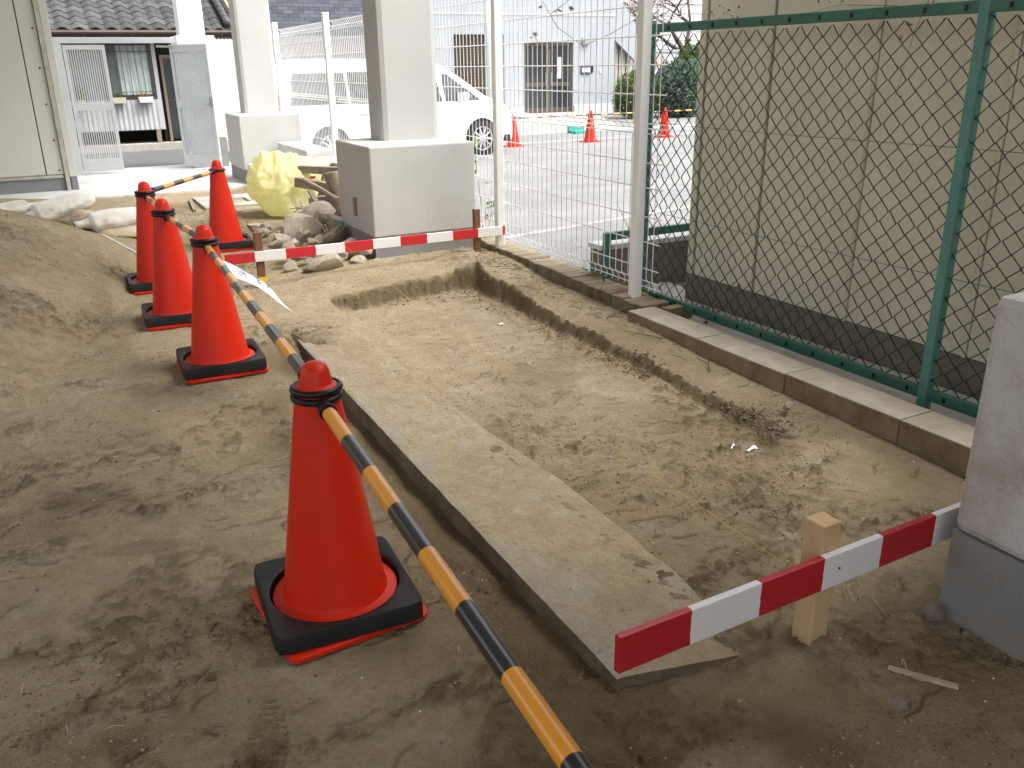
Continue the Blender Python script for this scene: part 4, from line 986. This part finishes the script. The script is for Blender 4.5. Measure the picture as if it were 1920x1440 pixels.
def shrub(label, c, rad, n, s, mat, seed):
    r_ = random.Random(seed); t = thing('shrub', label, 'shrub', (c[0], c[1], c[2] - rad[2]))
    leafcloud(c, rad, n, s, r_, .5).build('foliage', mat, t)
    m_ = MB()
    for k in range(7):
        a = k * .9; m_.tube([(c[0], c[1], c[2] - rad[2] - .1), (c[0] + .3 * rad[0] * math.cos(a), c[1] + .3 * rad[1] * math.sin(a), c[2]), (c[0] + .7 * rad[0] * math.cos(a), c[1] + .7 * rad[1] * math.sin(a), c[2] + .5 * rad[2])], [.03, .02, .008], 6)
    m_.build('stems', MAT['bark'], t)
shrub('round yellow green shrub at the office corner behind the cones', (16.9, 23.6, .45), (.78, .7, .75), 5200, .055, MAT['leaf'], 21)
shrub('larger bluish green shrub behind the right lot cone', (18.4, 23.4, .52), (1.0, .8, 1.0), 6500, .075, MAT['leaf_blue'], 22)
shrub('dark green bush beside the white garden wall', (20.6, 25.6, 1.0), (.7, .6, 1.1), 2600, .08, MAT['leaf'], 23)
def tree(label, base, h, seed, mat, nb=9):
    r_ = random.Random(seed); t = thing('cherry_tree', label, 'tree', base); m_ = MB(); tips = []
    def br(p, d_, l, r, dep):
        q = p + d_ * l; mid = p.lerp(q, .5) + Vector((r_.gauss(0, .05), r_.gauss(0, .05), 0)) * l; m_.tube([p, mid, q], [r, r * .85, r * .65], 6)
        if dep == 0: tips.append(q); return
        for k in range(3):
            nd = (d_ + Vector((r_.gauss(0, .6), r_.gauss(0, .6), r_.gauss(.1, .3)))).normalized(); br(q, nd, l * r_.uniform(.6, .85), r * .6, dep - 1)
        if dep < 3: tips.append(q)
    br(Vector(base), Vector((.1, 0, 1)).normalized(), h * .35, .16, 4)
    m_.build('trunk', MAT['bark'], t); f_ = MB()
    for q in tips:
        g = leafcloud(q, (.38, .38, .30), 26, .05, r_, .0); f_.add(g.v, g.f)
    f_.build('crown', mat, t)
tree('cherry tree in pink blossom behind the white garden wall', (23.6, 30, -.4), 6.0, 31, MAT['blossom'])
tree('second blossoming cherry tree farther right behind the wall', (27.2, 31, -.4), 6.5, 37, MAT['blossom'])

# cones, bars and mat on the lot
LC = [(8.82, 16.73, 'left cone on the parking lot, in front of the van'), (10.76, 16.76, 'middle cone on the parking lot, in front of the office door'), (12.84, 16.84, 'right cone on the parking lot, in front of the shrubs')]
MAT_lc = M('sunlit_cone_plastic', (.66, .075, .03), (.60, .06, .025), 3, .4)
LCO = []
for (x, y, lb) in LC:
    t = thing('traffic_cone', lb, 'traffic cone', (x, y, lot_z(y) + .002), .1, 'cones on the parking lot'); cone_parts(t, 0, False); t.scale = (.94, .94, .94); LCO.append(t)
    t['group'] = 'cones on the parking lot'
lcp = [(8.9, 16.73), (10.76, 16.76), (12.84, 16.84), (14.9, 16.9)]
for (p, q, lb) in zip(lcp[:-1], lcp[1:], ('left striped bar across the parking lot cones', 'right striped bar between the middle and right lot cones', 'striped bar leaving the right lot cone behind the beige building')):
    cone_bar((p[0], p[1], lot_z(p[1]) + .575), (q[0], q[1], lot_z(q[1]) + .575), lb)
gm = MB().box(11.9, 12.36, 19.2, 19.55, -.26, -.2).box(11.9, 12.36, 19.55, 19.6, -.26, -.1).build('green_ramp', MAT['turq'], off=(12, 19.4, -.25)); tag(gm, 'small turquoise kerb ramp lying behind the middle lot cone', 'ramp')

# ------------------------------------------------------------------ rocks
def rockmesh(seed, sub=3, rough=.35, flat=.75):
    import bmesh
    bm = bmesh.new(); bmesh.ops.create_icosphere(bm, subdivisions=sub, radius=1); o = Vector((seed * 7.3, seed * 3.1, seed * 1.7)); r_ = random.Random(seed)
    cuts = [(Vector((r_.gauss(0, 1), r_.gauss(0, 1), r_.gauss(0, 1))).normalized(), r_.uniform(.45, .8)) for _ in range(10)]
    for v in bm.verts:
        p = v.co.copy()
        for (n_, d_) in cuts:
            e = p.dot(n_) - d_
            if e > 0: p -= n_ * e * .97
        p *= 1 + rough * .5 * mnoise.noise(p * 1.1 + o) + .12 * mnoise.noise(p * 3 + o) + .04 * mnoise.noise(p * 9 + o)
        p.z *= flat; v.co = p
    me = bpy.data.meshes.new('rock'); bm.to_mesh(me); bm.free(); me.materials.append(MAT['rock'])
    me.polygons.foreach_set('use_smooth', [True] * len(me.polygons)); me.set_sharp_from_angle(angle=R(28)); return me
RM = [rockmesh(k + 1) for k in range(7)]
def rock(label, x, y, z, sx, sy, sz, rz, k, group=None, rx=0):
    o = bpy.data.objects.new('rock', RM[k]); col.objects.link(o); o.location = (x, y, z); o.scale = (sx, sy, sz); o.rotation_euler = (rx, rx * .6, rz)
    return tag(o, label, 'rock', group)
GR = 'rocks heaped beside the stucco footing'
rock('largest tan boulder standing at the front of the rock pile', 1.74, 7.05, .14, .19, .17, .24, .3, 0, GR, .2)
rock('long grey rock lying on top of the pile behind the largest boulder', 2.02, 7.45, .20, .22, .13, .15, .5, 1, GR)
rock('grey slanted rock between the largest boulder and the top rock', 1.88, 7.25, .20, .13, .10, .16, 1.1, 2, GR, .4)
rock('angular pale rock at the right of the largest boulder', 1.97, 6.85, .12, .10, .09, .14, .2, 3, GR, .3)
rock('whitish rock above the angular pale rock', 2.05, 7.1, .18, .10, .09, .13, .7, 4, GR, .3)
rock('wide brown rock below the barrier board, left of the footing', 1.67, 6.08, .06, .20, .13, .14, .1, 5, GR)
rock('small yellowish rock left of the wide brown rock below the board', 1.44, 6.22, .04, .075, .06, .075, .8, 6, GR)
rock('rounded rock right of the wide brown rock below the board', 1.93, 6.16, .035, .095, .06, .065, .3, 1, GR)
rock('tan blocky rock touching the footing below the board', 2.0, 6.4, .07, .13, .10, .10, .1, 3, GR)
rock('pale rounded rock behind the board, above the rounded rock', 1.86, 6.38, .07, .10, .08, .08, 1.4, 4, GR)
rock('small lone stone left of the brown stake foot', .98, 6.05, .03, .055, .05, .045, .5, 2)
rock('small pale stone at the corner of the stucco footing', 2.06, 6.12, .035, .04, .035, .035, .5, 6)
rk = random.Random(9)
for k in range(34):
    x, y = rk.uniform(1.45, 2.07), rk.uniform(6.2, 7.5); s_ = rk.uniform(.04, .085)
    rock('fist sized stone in the heap beside the stucco footing', x, y, .03 + .09 * rk.random() + .05 * (y - 6.3), s_ * 1.2, s_, s_ * .9, rk.uniform(0, 3), rk.randrange(7), 'small stones in the rock heap')
rock('rounded stone at the foot of the right pillar', 1.86, 1.20, .03, .040, .034, .040, .4, 1)
rock('pale stone lying in the bottom right corner of the dirt', 1.70, .80, .015, .036, .026, .028, .2, 4)
rock('dark stone half buried right of the stake', 1.52, 1.02, .008, .035, .025, .022, 1.2, 2)
rock('small stone at the bottom edge near the striped bar', .62, .82, .008, .024, .02, .02, .2, 5)
rock('small brown stone on the dirt behind the farthest cone', 1.58, 9.1, .03, .06, .05, .045, .2, 3)
# one loose clod by the kerb
rock('small lump of stone beside the kerb', 2.55, 2.42, .06, .035, .03, .025, .6, 0)

# ------------------------------------------------------------------ yellow rubbish bag
def bagf(u, v):
    th = 2 * math.pi * u; ph = math.pi * v; d = Vector((math.sin(ph) * math.cos(th), math.sin(ph) * math.sin(th), -math.cos(ph)))
    p = Vector((d.x * .335, d.y * .30, .285 + d.z * .315))
    # ear to the right, peak upper left, tail towards the camera
    e = max(0, d.dot(Vector((.86, -.15, .45)).normalized())) ** 14; p += Vector((.20, -.03, .09)) * e
    e = max(0, d.dot(Vector((-.30, 0, .95)).normalized())) ** 10; p += Vector((-.04, 0, .05)) * e
    e = max(0, d.dot(Vector((.05, -.75, -.65)).normalized())) ** 18; p += Vector((.03, -.15, -.04)) * e
    q = d * 2.2; w = 0
    for (f_, a_, an) in ((.7, .035, .5), (1.6, .022, .3), (4.2, .007, .25)):
        w += a_ * (1 - 2.4 * abs(mnoise.noise(Vector(((q.x + .5 * q.z) * f_ * an * 2 + 3, q.y * f_ * an * 2, (q.z - .8 * q.x) * f_)))))
    p += d * (w - .03); p.z = max(p.z, .006 + .01 * abs(d.x))
    return (2.06 + p.x, 8.9 + p.y, p.z)
bag = MB().grid(bagf, 130, 80).build('rubbish_bag', MAT['bag'], off=(2.06, 8.9, 0), smooth=True)
tag(bag, 'knotted yellow translucent rubbish bag beside the rock pile', 'rubbish bag')
oc = leafcloud((2.28, 8.62, .36), (.07, .02, .05), 14, .05, rv, .0).build('orange_wrapper', M('orange_film', (.75, .22, .02), None, 5, .4), off=(2.28, 8.62, .36)); tag(oc, 'orange crumpled wrapper on the right side of the yellow bag', 'wrapper')

# ------------------------------------------------------------------ concrete blocks, timber and scrap behind the bag
def scrap(name, label, cat, mb_, mat, off, bevel=.006):
    o = mb_.build(name, mat, off=off, bevel=bevel); return tag(o, label, cat)
scrap('concrete_step', 'lower concrete block behind the yellow bag, against the gate pillar', 'block', MB().box(2.22, 2.60, 10.2, 11.35, 0, .28), MAT['conc_light'], (2.4, 10.8, 0), .015)
scrap('concrete_block', 'upper concrete block behind the yellow bag, against the gate pillar', 'block', MB().box(2.62, 2.93, 10.0, 11.35, 0, .52), MAT['conc_light'], (2.7, 10.6, 0), .015)
scrap('concrete_trough', 'grey concrete trough behind the scrap timber', 'block', MB().box(2.62, 2.95, 8.9, 9.9, 0, .42).box(2.66, 2.92, 8.95, 9.85, .42, .46), MAT['conc'], (2.8, 9.4, 0), .01)
scrap('rusty_post', 'rusty iron post standing behind the yellow bag', 'post', MB().tube([(2.70, 8.85, 0), (2.70, 8.85, .62)], .035, 12), MAT['rust'], (2.70, 8.85, 0), 0)
scrap('board_sheet', 'olive board leaning behind the stucco footing', 'board', MB().obox((2.80, 8.05, .35), (.26, .03, .66), Matrix.Rotation(R(-12), 3, 'X') @ Matrix.Rotation(R(8), 3, 'Z')), M('olive_board', (.26, .22, .13), (.2, .17, .1), 6, .8, .3, 50), (2.8, 8.05, 0), .002)
def log(label, p, q, r, seed, name='log'):
    r_ = random.Random(seed); P_, Q_ = Vector(p), Vector(q); n_ = 8; m_ = MB(); k0 = 0; N = 14
    d = (Q_ - P_).normalized(); u = d.orthogonal().normalized(); w = d.cross(u)
    for i in range(n_ + 1):
        c = P_.lerp(Q_, i / n_)
        for j in range(N):
            a = 2 * math.pi * j / N; rr_ = r * (1 + .22 * mnoise.noise(Vector((math.cos(a) * 1.6 + seed, math.sin(a) * 1.6, i * .25))) + .07 * r_.uniform(-1, 1))
            m_.v.append(tuple(c + (u * math.cos(a) + w * math.sin(a)) * rr_))
    for i in range(n_):
        for j in range(N): m_.f.append((i * N + j, i * N + (j + 1) % N, (i + 1) * N + (j + 1) % N, (i + 1) * N + j))
    m_.f.append(tuple(range(N))[::-1]); m_.f.append(tuple(n_ * N + j for j in range(N)))
    return tag(m_.build(name, MAT['old_wood'], off=p, auto=50), label, 'log' if name == 'log' else 'timber')
log('weathered log standing upright against the stucco footing', (2.36, 7.85, .02), (2.28, 7.9, .50), .07, 3)
log('second weathered log just behind the upright one', (2.46, 7.98, .02), (2.42, 8.02, .46), .06, 4)
log('short tree stump behind the yellow bag', (2.52, 9.0, .0), (2.50, 9.0, .50), .06, 5)
log('split branch leaning across the scrap timber', (2.22, 7.55, .30), (2.02, 7.9, .45), .025, 6)
def plank(label, p, q, w, h, mat=MAT['old_wood'], up=(0, 0, 1), name='plank'):
    return tag(MB().bar(p, q, w, h, up).build(name, mat, off=p, bevel=.003), label, 'plank')
plank('dark plank lying lowest between the bag and the footing', (2.08, 8.25, .06), (2.85, 8.1, .10), .12, .03)
plank('grey beam stacked above the dark plank', (2.22, 8.5, .16), (2.9, 8.2, .22), .12, .09, MAT['conc'])
plank('pale squared beam pointing at the upright log', (2.12, 8.55, .36), (2.62, 8.12, .26), .09, .09)
plank('upper squared beam resting on the pale beam', (2.2, 8.7, .46), (2.7, 8.3, .44), .09, .07)
plank('reddish lath between the bag and the rocks', (1.95, 8.0, .10), (2.45, 7.75, .14), .05, .02, MAT['rust'])
plank('pale lath leaning over the rock pile to the ground', (1.42, 7.45, .02), (1.98, 7.55, .24), .045, .012)
plank('short pale lath standing in the scrap by the footing', (2.10, 7.45, .10), (2.02, 7.7, .38), .05, .018)
plank('broken white lath near the footing side', (2.2, 7.6, .12), (2.42, 7.35, .26), .03, .012, MAT['straw'])
plank('thin grey stake tipped in the scrap behind the footing', (2.55, 8.3, .1), (2.52, 8.35, .62), .04, .02)
rr5 = random.Random(8); m_ = MB()
for k in range(110):
    x, y = rr5.uniform(2.0, 2.55), rr5.uniform(7.2, 8.3); a = rr5.uniform(0, 3); l = rr5.uniform(.04, .16); z = rr5.uniform(.03, .2)
    m_.bar((x, y, z), (x + l * math.cos(a), y + l * math.sin(a), z + rr5.uniform(-.03, .05)), .015, .006)
o = m_.build('wood_debris', MAT['old_wood']); o['kind'] = 'stuff'; tag(o, 'splintered wood debris between rocks and footing', 'debris')
tq = leafcloud((2.07, 6.95, .16), (.05, .04, .03), 10, .04, rv, 0).build('plastic_scrap', M('aqua_film', (.35, .60, .55), None, 5, .4), off=(2.07, 6.95, .16)); tag(tq, 'pale aqua plastic scrap among the stones by the footing', 'plastic scrap')

# inspection lid
il = thing('inspection_frame', 'flat concrete inspection frame with open slot near the paved floor', 'frame', (1.68, 10.05, .02))
MB().box(1.40, 1.62, 9.62, 10.5, -.05, .03).box(1.62, 2.02, 9.62, 9.86, -.05, .03).box(1.62, 2.02, 10.24, 10.5, -.05, .03).box(1.92, 2.02, 9.86, 10.24, -.05, .03).build('surround', MAT['conc'], il, bevel=.006)
MB().box(1.62, 1.92, 9.86, 10.24, -.05, -.01).build('recess', MAT['dark'], il)
plank('thin board lying on edge left of the inspection frame', (1.28, 9.55, .02), (1.36, 10.4, .02), .03, .03)

# ------------------------------------------------------------------ sandbags
def sandbag(label, c, L_, W_, H_, rz, tilt, mat, seed, neck=True):
    m_ = MB(); s0 = Vector((seed * 3.3, seed, 0))
    def f(u, v):
        x = (u - .5) * 2; a = 2 * math.pi * v; prof_ = (1 - abs(x) ** 3.2) ** .5 if abs(x) < 1 else 0
        if neck and x > .55: prof_ = min(prof_, .30 + .9 * max(0, .78 - x)) if x < .98 else .15
        ca, sa = math.cos(a), math.sin(a); y = math.copysign(abs(ca) ** .8, ca) * W_ / 2 * (prof_ + .05); z = math.copysign(abs(sa) ** .9, sa) * H_ / 2 * (prof_ ** .8 + .04)
        n_ = mnoise.noise(Vector((x * 2.2, ca * 1.3, sa * 1.3)) + s0) * .10 + mnoise.noise(Vector((x * 6, ca * 4, sa * 4)) + s0) * .05 + (.06 * math.sin(a * 9) * max(0, abs(x) - .45))
        return (x * L_ / 2 + .05 * n_, y * (1 + n_), z * (1 + n_) - .25 * H_ * max(0, -sa) * 0)
    m_.grid(f, 40, 36); ob = m_.build('sandbag', mat, off=None, smooth=True); ob.location = c; ob.rotation_euler = (0, tilt, rz)
    return tag(ob, label, 'sandbag', 'sandbags along the sand mound')
sandbag('white sandbag lying on top of the stained one, right end of the row', (.43, 8.50, .15), .62, .34, .17, R(188), R(4), MAT['sack'], 1)
sandbag('stained brown sandbag underneath the white one at the right end', (.52, 8.46, .035), .52, .36, .15, R(20), 0, MAT['sack2'], 2)
sandbag('pale sandbag lying in the middle of the row on the mound', (.02, 9.15, .20), .68, .36, .17, R(190), R(12), MAT['sack'], 3)
sandbag('small brown tied sandbag between the two white ones', (.23, 8.75, .12), .28, .22, .16, R(60), R(30), MAT['sack2'], 4)
sandbag('flattened white sandbag at the left end, half buried', (-.42, 9.35, .19), .66, .40, .12, R(12), R(-4), MAT['sack'], 5)
fl = MB().grid(lambda u, v: (.42 + .42 * u, 8.22 + .16 * v + .03 * math.sin(u * 7), gh(.5, 8.2) + .015 + .012 * math.sin(u * 13 + v * 5)), 24, 8).build('empty_sack', MAT['sack2'], off=(.6, 8.3, 0), smooth=True); tag(fl, 'empty flattened sack under the right end sandbags', 'sack')

# ------------------------------------------------------------------ small litter on the ground
sk = plank('short pale lath on the dirt near the right pillar', (1.60, 1.115, .012), (1.685, .985, .014), .017, .009, MAT['straw'], name='stick')
cb = MB().tube([(1.632 + .03 * t_ + .03 * math.cos(t_ * 5.2) * (t_ > .3), 1.10 - .07 * t_ + .022 * math.sin(t_ * 6.0), .022 + .006 * math.sin(t_ * 9)) for t_ in [k / 30 for k in range(31)]], .0012, 5).build('cord', MAT['straw'], off=(1.64, 1.08, .02)); tag(cb, 'looped scrap of thin cord beside the lath', 'cord')
m_ = MB(); r6 = random.Random(4)
for k in range(7):
    x, y = 1.84 + r6.uniform(-.05, .04), 1.40 + r6.uniform(-.05, .05); a = r6.uniform(2.6, 3.8); l = r6.uniform(.04, .11); z = gh(x, y) + .006
    m_.tube([(x, y, z), (x + l * .5 * math.cos(a), y + l * .5 * math.sin(a), z + r6.uniform(.003, .02)), (x + l * math.cos(a + .4), y + l * math.sin(a + .4), z)], .0011, 4)
o = m_.build('straw_tuft', MAT['straw'], off=(1.84, 1.4, 0)); tag(o, 'tuft of pale straw beside the right pillar under the board', 'straw')
def litter(label, x, y, w, h, rz, name='paper_scrap', mat=None, cat='paper scrap'):
    z = gh(x, y) + .008; c, s_ = math.cos(rz), math.sin(rz)
    ob = MB().grid(lambda u, v: (x + (u - .5) * w * c - (v - .5) * h * s_, y + (u - .5) * w * s_ + (v - .5) * h * c, z + .004 * math.sin(u * 5 + v * 3)), 6, 4).build(name, mat or MAT['white'], off=(x, y, z), smooth=True)
    return tag(ob, label, cat)
litter('white torn wrapper lying on the pit floor toward the kerb', 2.20, 2.25, .06, .02, .2)
litter('second white strip beside the torn wrapper', 2.15, 2.30, .05, .008, .6)
litter('white shard on the far pit floor', 2.23, 4.42, .035, .03, .2)
litter('white scrap on the concrete strip behind the kerb', 3.0, 2.55, .05, .02, 2.4)
litter('tiny white flake under the far board side of the mound', .70, 7.1, .16, .02, -.3)
litter('red wrapper at the foot of the white fence post', 2.93, 4.22, .05, .03, .4, 'red_wrapper', MAT['redpaint'], 'wrapper').location.z = .115
# white stick left of the cones
tag(MB().tube([(.30, 7.58, gh(.3, 7.58) + .02), (.45, 7.42, gh(.45, 7.42) + .012), (.56, 7.28, gh(.56, 7.28) + .01)], .006, 6).build('white_stick', MAT['white'], off=(.45, 7.42, 0)), 'thin white stick below the right end sandbags', 'stick')
# crumbs of gravel and soil: nobody could count them
def scatter(name, label, n, size, mat, seed, zone, kind='stuff'):
    r_ = np.random.default_rng(seed); P_ = np.zeros((0, 2))
    while len(P_) < n:
        y = .75 + 7.5 * r_.random(20000) ** 1.8; x = r_.uniform(-1.3, 2.68, 20000)
        keep = ~((.97 < x) & (x < 1.3) & (1.4 < y) & (y < 3.9) & (r_.random(20000) < .8)) & ~((2.02 < x) & (y > 6.15)) & ~((x > 1.88) & (y < 1.24)) & (r_.random(20000) < zone(x, y))
        P_ = np.concatenate([P_, np.stack([x[keep], y[keep]], 1)])
    P_ = P_[:n]; zz = base_height(P_[:, 0][None, :].copy(), P_[:, 1][None, :].copy())[0][0]
    base = np.array([(1, 0, 0), (-1, 0, 0), (0, 1, 0), (0, -1, 0), (0, 0, 1), (0, 0, -1)], float)
    F = np.array([(0, 2, 4), (2, 1, 4), (1, 3, 4), (3, 0, 4), (2, 0, 5), (1, 2, 5), (3, 1, 5), (0, 3, 5)])
    V = []; FF = []
    for k in range(n):
        s_ = size * (.35 + 1.3 * r_.random() ** 2.5); a = r_.random() * 6.28; q = base * (s_ * r_.uniform(.7, 1.3), s_ * r_.uniform(.5, 1), s_ * r_.uniform(.45, .8))
        q = q * r_.uniform(.75, 1.25, (6, 1)); q = np.stack([q[:, 0] * math.cos(a) - q[:, 1] * math.sin(a), q[:, 0] * math.sin(a) + q[:, 1] * math.cos(a), q[:, 2]], 1)
        V.append(q + (P_[k, 0], P_[k, 1], zz[k] + s_ * .25)); FF.append(F + 6 * k)
    me = bpy.data.meshes.new(name); me.from_pydata(np.concatenate(V).tolist(), [], np.concatenate(FF).tolist()); me.materials.append(mat)
    me.polygons.foreach_set('use_smooth', [True] * len(me.polygons))
    ob = bpy.data.objects.new(name, me); col.objects.link(ob); ob['kind'] = 'stuff'; return tag(ob, label, 'gravel')
cz = lambda x, y: .03 + .97 * np.clip(fbm(x, y, 2.2, 3, 91) * 2.4 + .12, 0, 1) ** 1.5
scatter('soil_crumbs', 'dark crumbs of moist soil scattered over the dirt', 14000, .0036, M('soil_crumb', (.17, .125, .075), (.12, .085, .05), 30, .95), 1, cz)
scatter('sand_grit', 'tan grit and small stones scattered over the dirt', 11000, .0034, M('grit', (.42, .35, .255), (.33, .27, .19), 30, .95), 2, cz)
scatter('shell_chips', 'tiny white chips scattered over the dirt', 600, .0030, M('white_chip', (.66, .64, .60), None, 30, .8), 3, lambda x, y: .7 + 0 * x)
scatter('bank_clods', 'loose clods fallen from the pit bank', 900, .009, M('clod', (.21, .155, .095), (.16, .115, .07), 30, .95, .6, 150), 4,
        lambda x, y: cz(x, y) * (2 * np.exp(-((x - 2.41) / .06) ** 2) * ((y > 2.3) & (y < 5.3)) + np.exp(-((y - 5.30) / .06) ** 2) * ((x > 1.55) & (x < 2.5))))
# dry twigs on the strip by the edging, straw in the dig
r7 = random.Random(6)
def twigs(name, label, n, area, lr, rad, mat):
    m_ = MB()
    for k in range(n):
        x, y = area(r7); a = r7.gauss(.4, 1.0); l = r7.uniform(*lr); z = gh(x, y) + .006
        m_.tube([(x, y, z), (x + .5 * l * math.cos(a), y + .5 * l * math.sin(a), z + r7.uniform(0, .012)), (x + l * math.cos(a + .25), y + l * math.sin(a + .25), z)], [rad, rad, rad * .5], 4)
    o = m_.build(name, mat); o['kind'] = 'stuff'; return tag(o, label, 'twigs')
twigs('dry_twigs', 'dry twigs littering the strip beside the block edging', 150, lambda r_: (r_.uniform(2.56, 2.85), r_.uniform(2.7, 5.9)), (.03, .14), .0016, MAT['twig'])
twigs('pale_straw', 'pale straw bits on the strip beside the block edging', 130, lambda r_: (r_.uniform(2.54, 2.85), r_.uniform(2.6, 5.9)), (.02, .09), .0012, MAT['straw'])
twigs('floor_twigs', 'short dark twigs and roots on the pit floor', 110, lambda r_: (r_.uniform(1.45, 2.4), r_.uniform(1.5, 5.2)), (.015, .07), .0014, MAT['twig'])
twigs('path_straw', 'straw and root bits trodden into the dirt', 150, lambda r_: (r_.uniform(-1.2, .85), r_.uniform(1.0, 6.5)), (.012, .05), .0012, MAT['straw'])
def branch(label, x, y, a, l, r=.004):
    m_ = MB(); z = gh(x, y) + .01; e = (x + l * math.cos(a), y + l * math.sin(a), z + .015)
    m_.tube([(x, y, z), (x + l * .5 * math.cos(a + .1), y + l * .5 * math.sin(a + .1), z + .012), e], [r, r * .8, r * .4], 6)
    m_.tube([(x + l * .5 * math.cos(a + .1), y + l * .5 * math.sin(a + .1), z + .012), (x + l * .8 * math.cos(a + .6), y + l * .8 * math.sin(a + .6), z + .03)], [r * .7, r * .3], 5)
    return tag(m_.build('fallen_twig', MAT['twig'], off=(x, y, z)), label, 'twig')
branch('forked twig on the strip below the white fence post', 2.66, 3.42, 2.2, .22)
branch('curved twig lying on the strip in front of the edging', 2.60, 3.85, .4, .26)
branch('small forked twig on the bank above the pit', 2.58, 2.95, .9, .14)
branch('dark twig across the dirt left of the nearest cone', -.1, 2.95, .1, .16)

# ------------------------------------------------------------------ weeds and vines
def weed(name, label, base, pts_list, leaf_n, ls, mat, stemmat=None, spread=.05, r=.003, seed=1):
    r_ = random.Random(seed); t = thing(name, label, 'weed', base); m_ = MB(); f_ = MB()
    for pts in pts_list:
        m_.tube(pts, [r] + [r * .7] * (len(pts) - 2) + [r * .3], 5)
        for k in range(leaf_n):
            i = r_.randrange(len(pts) - 1); q = Vector(pts[i]).lerp(Vector(pts[i + 1]), r_.random()) + Vector((r_.gauss(0, spread), r_.gauss(0, spread), r_.gauss(0, spread * .7)))
            a = Vector((r_.gauss(0, 1), r_.gauss(0, 1), r_.gauss(0, .5))).normalized(); b_ = a.cross(Vector((r_.gauss(0, 1), r_.gauss(0, 1), r_.gauss(0, 1)))).normalized(); s_ = ls * r_.uniform(.5, 1.3); n_ = a.cross(b_)
            f_.add([q - a * s_, q + b_ * s_ * .55 - a * s_ * .2, q + a * s_, q - b_ * s_ * .55 - a * s_ * .2, q + n_ * s_ * .15], [(0, 1, 4), (1, 2, 4), (2, 3, 4), (3, 0, 4)])
    m_.build('stems', stemmat or MAT['bark'], t); f_.build('leaves', mat, t); return t
weed('climbing_weed', 'green leafy weed climbing the fence beside the stucco footing', (3.06, 6.35, .05),
     [[(3.06, 6.35, .05), (3.07, 6.40, .35), (3.06, 6.45, .62), (3.07, 6.50, .85)], [(3.06, 6.3, .05), (3.05, 6.22, .2), (3.07, 6.15, .42)]], 16, .04, MAT['leaf_bright'], MAT['bark'], .04, .004, 2)
weed('sprout', 'small bright green tuft at the lot edge behind the fence', (3.16, 4.95, -.03), [[(3.16, 4.95, -.03), (3.18, 4.98, .06)], [(3.16, 4.95, -.03), (3.12, 4.99, .06)]], 16, .03, MAT['leaf_bright'], None, .03, .002, 3)
weed('dry_vine', 'dry brown vine with dead leaves tangled in the top of the mesh fence', (3.02, 5.3, 1.5),
     [[(3.02, 5.55, 1.95), (3.02, 5.3, 1.78), (3.01, 5.1, 1.62), (3.02, 4.8, 1.50), (3.02, 4.5, 1.56), (3.03, 4.15, 1.66)], [(3.02, 5.2, 1.70), (3.01, 5.0, 1.75), (3.02, 4.7, 1.90)], [(3.02, 5.45, 1.6), (3.02, 5.3, 1.5), (3.02, 4.95, 1.45)]], 4, .022, MAT['dead_leaf'], MAT['twig'], .05, .0025, 5)
weed('dry_weed', 'withered brown weed growing at the foot of the beige wall', (3.2, 3.72, 0), [[(3.2, 3.72, 0), (3.2, 3.73, .14), (3.18, 3.75, .26)], [(3.2, 3.72, .02), (3.22, 3.62, .16), (3.24, 3.52, .22)], [(3.2, 3.72, .05), (3.22, 3.66, .2)]], 12, .02, MAT['dry_weed'], MAT['dry_weed'], .03, .003, 6)
weed('dead_plant', 'dead stem leaning on the white fence post', (2.99, 4.18, .1), [[(2.99, 4.18, .1), (2.98, 4.19, .35), (2.99, 4.22, .48), (2.98, 4.32, .60)]], 0, .02, MAT['dead_leaf'], MAT['twig'], .03, .0035, 7)
weed('dead_weed', 'dead brown weed stalk rising from the block edging', (2.88, 4.35, .05), [[(2.88, 4.35, .02), (2.89, 4.33, .15), (2.9, 4.3, .24)], [(2.87, 4.38, .02), (2.86, 4.42, .08)]], 10, .014, MAT['dead_leaf'], MAT['twig'], .02, .002, 8)
weed('vine_on_rail', 'dry tendrils tangled along the top rail of the green fence', (3.1, 2.9, 1.6), [[(3.1, 2.6, 1.6), (3.1, 2.9, 1.62), (3.11, 3.2, 1.58)], [(3.1, 2.45, 1.62), (3.1, 2.5, 1.50), (3.1, 2.55, 1.25)], [(3.1, 3.55, 1.6), (3.09, 3.62, 1.64)]], 10, .012, MAT['dry_weed'], MAT['dry_weed'], .03, .0015, 9)
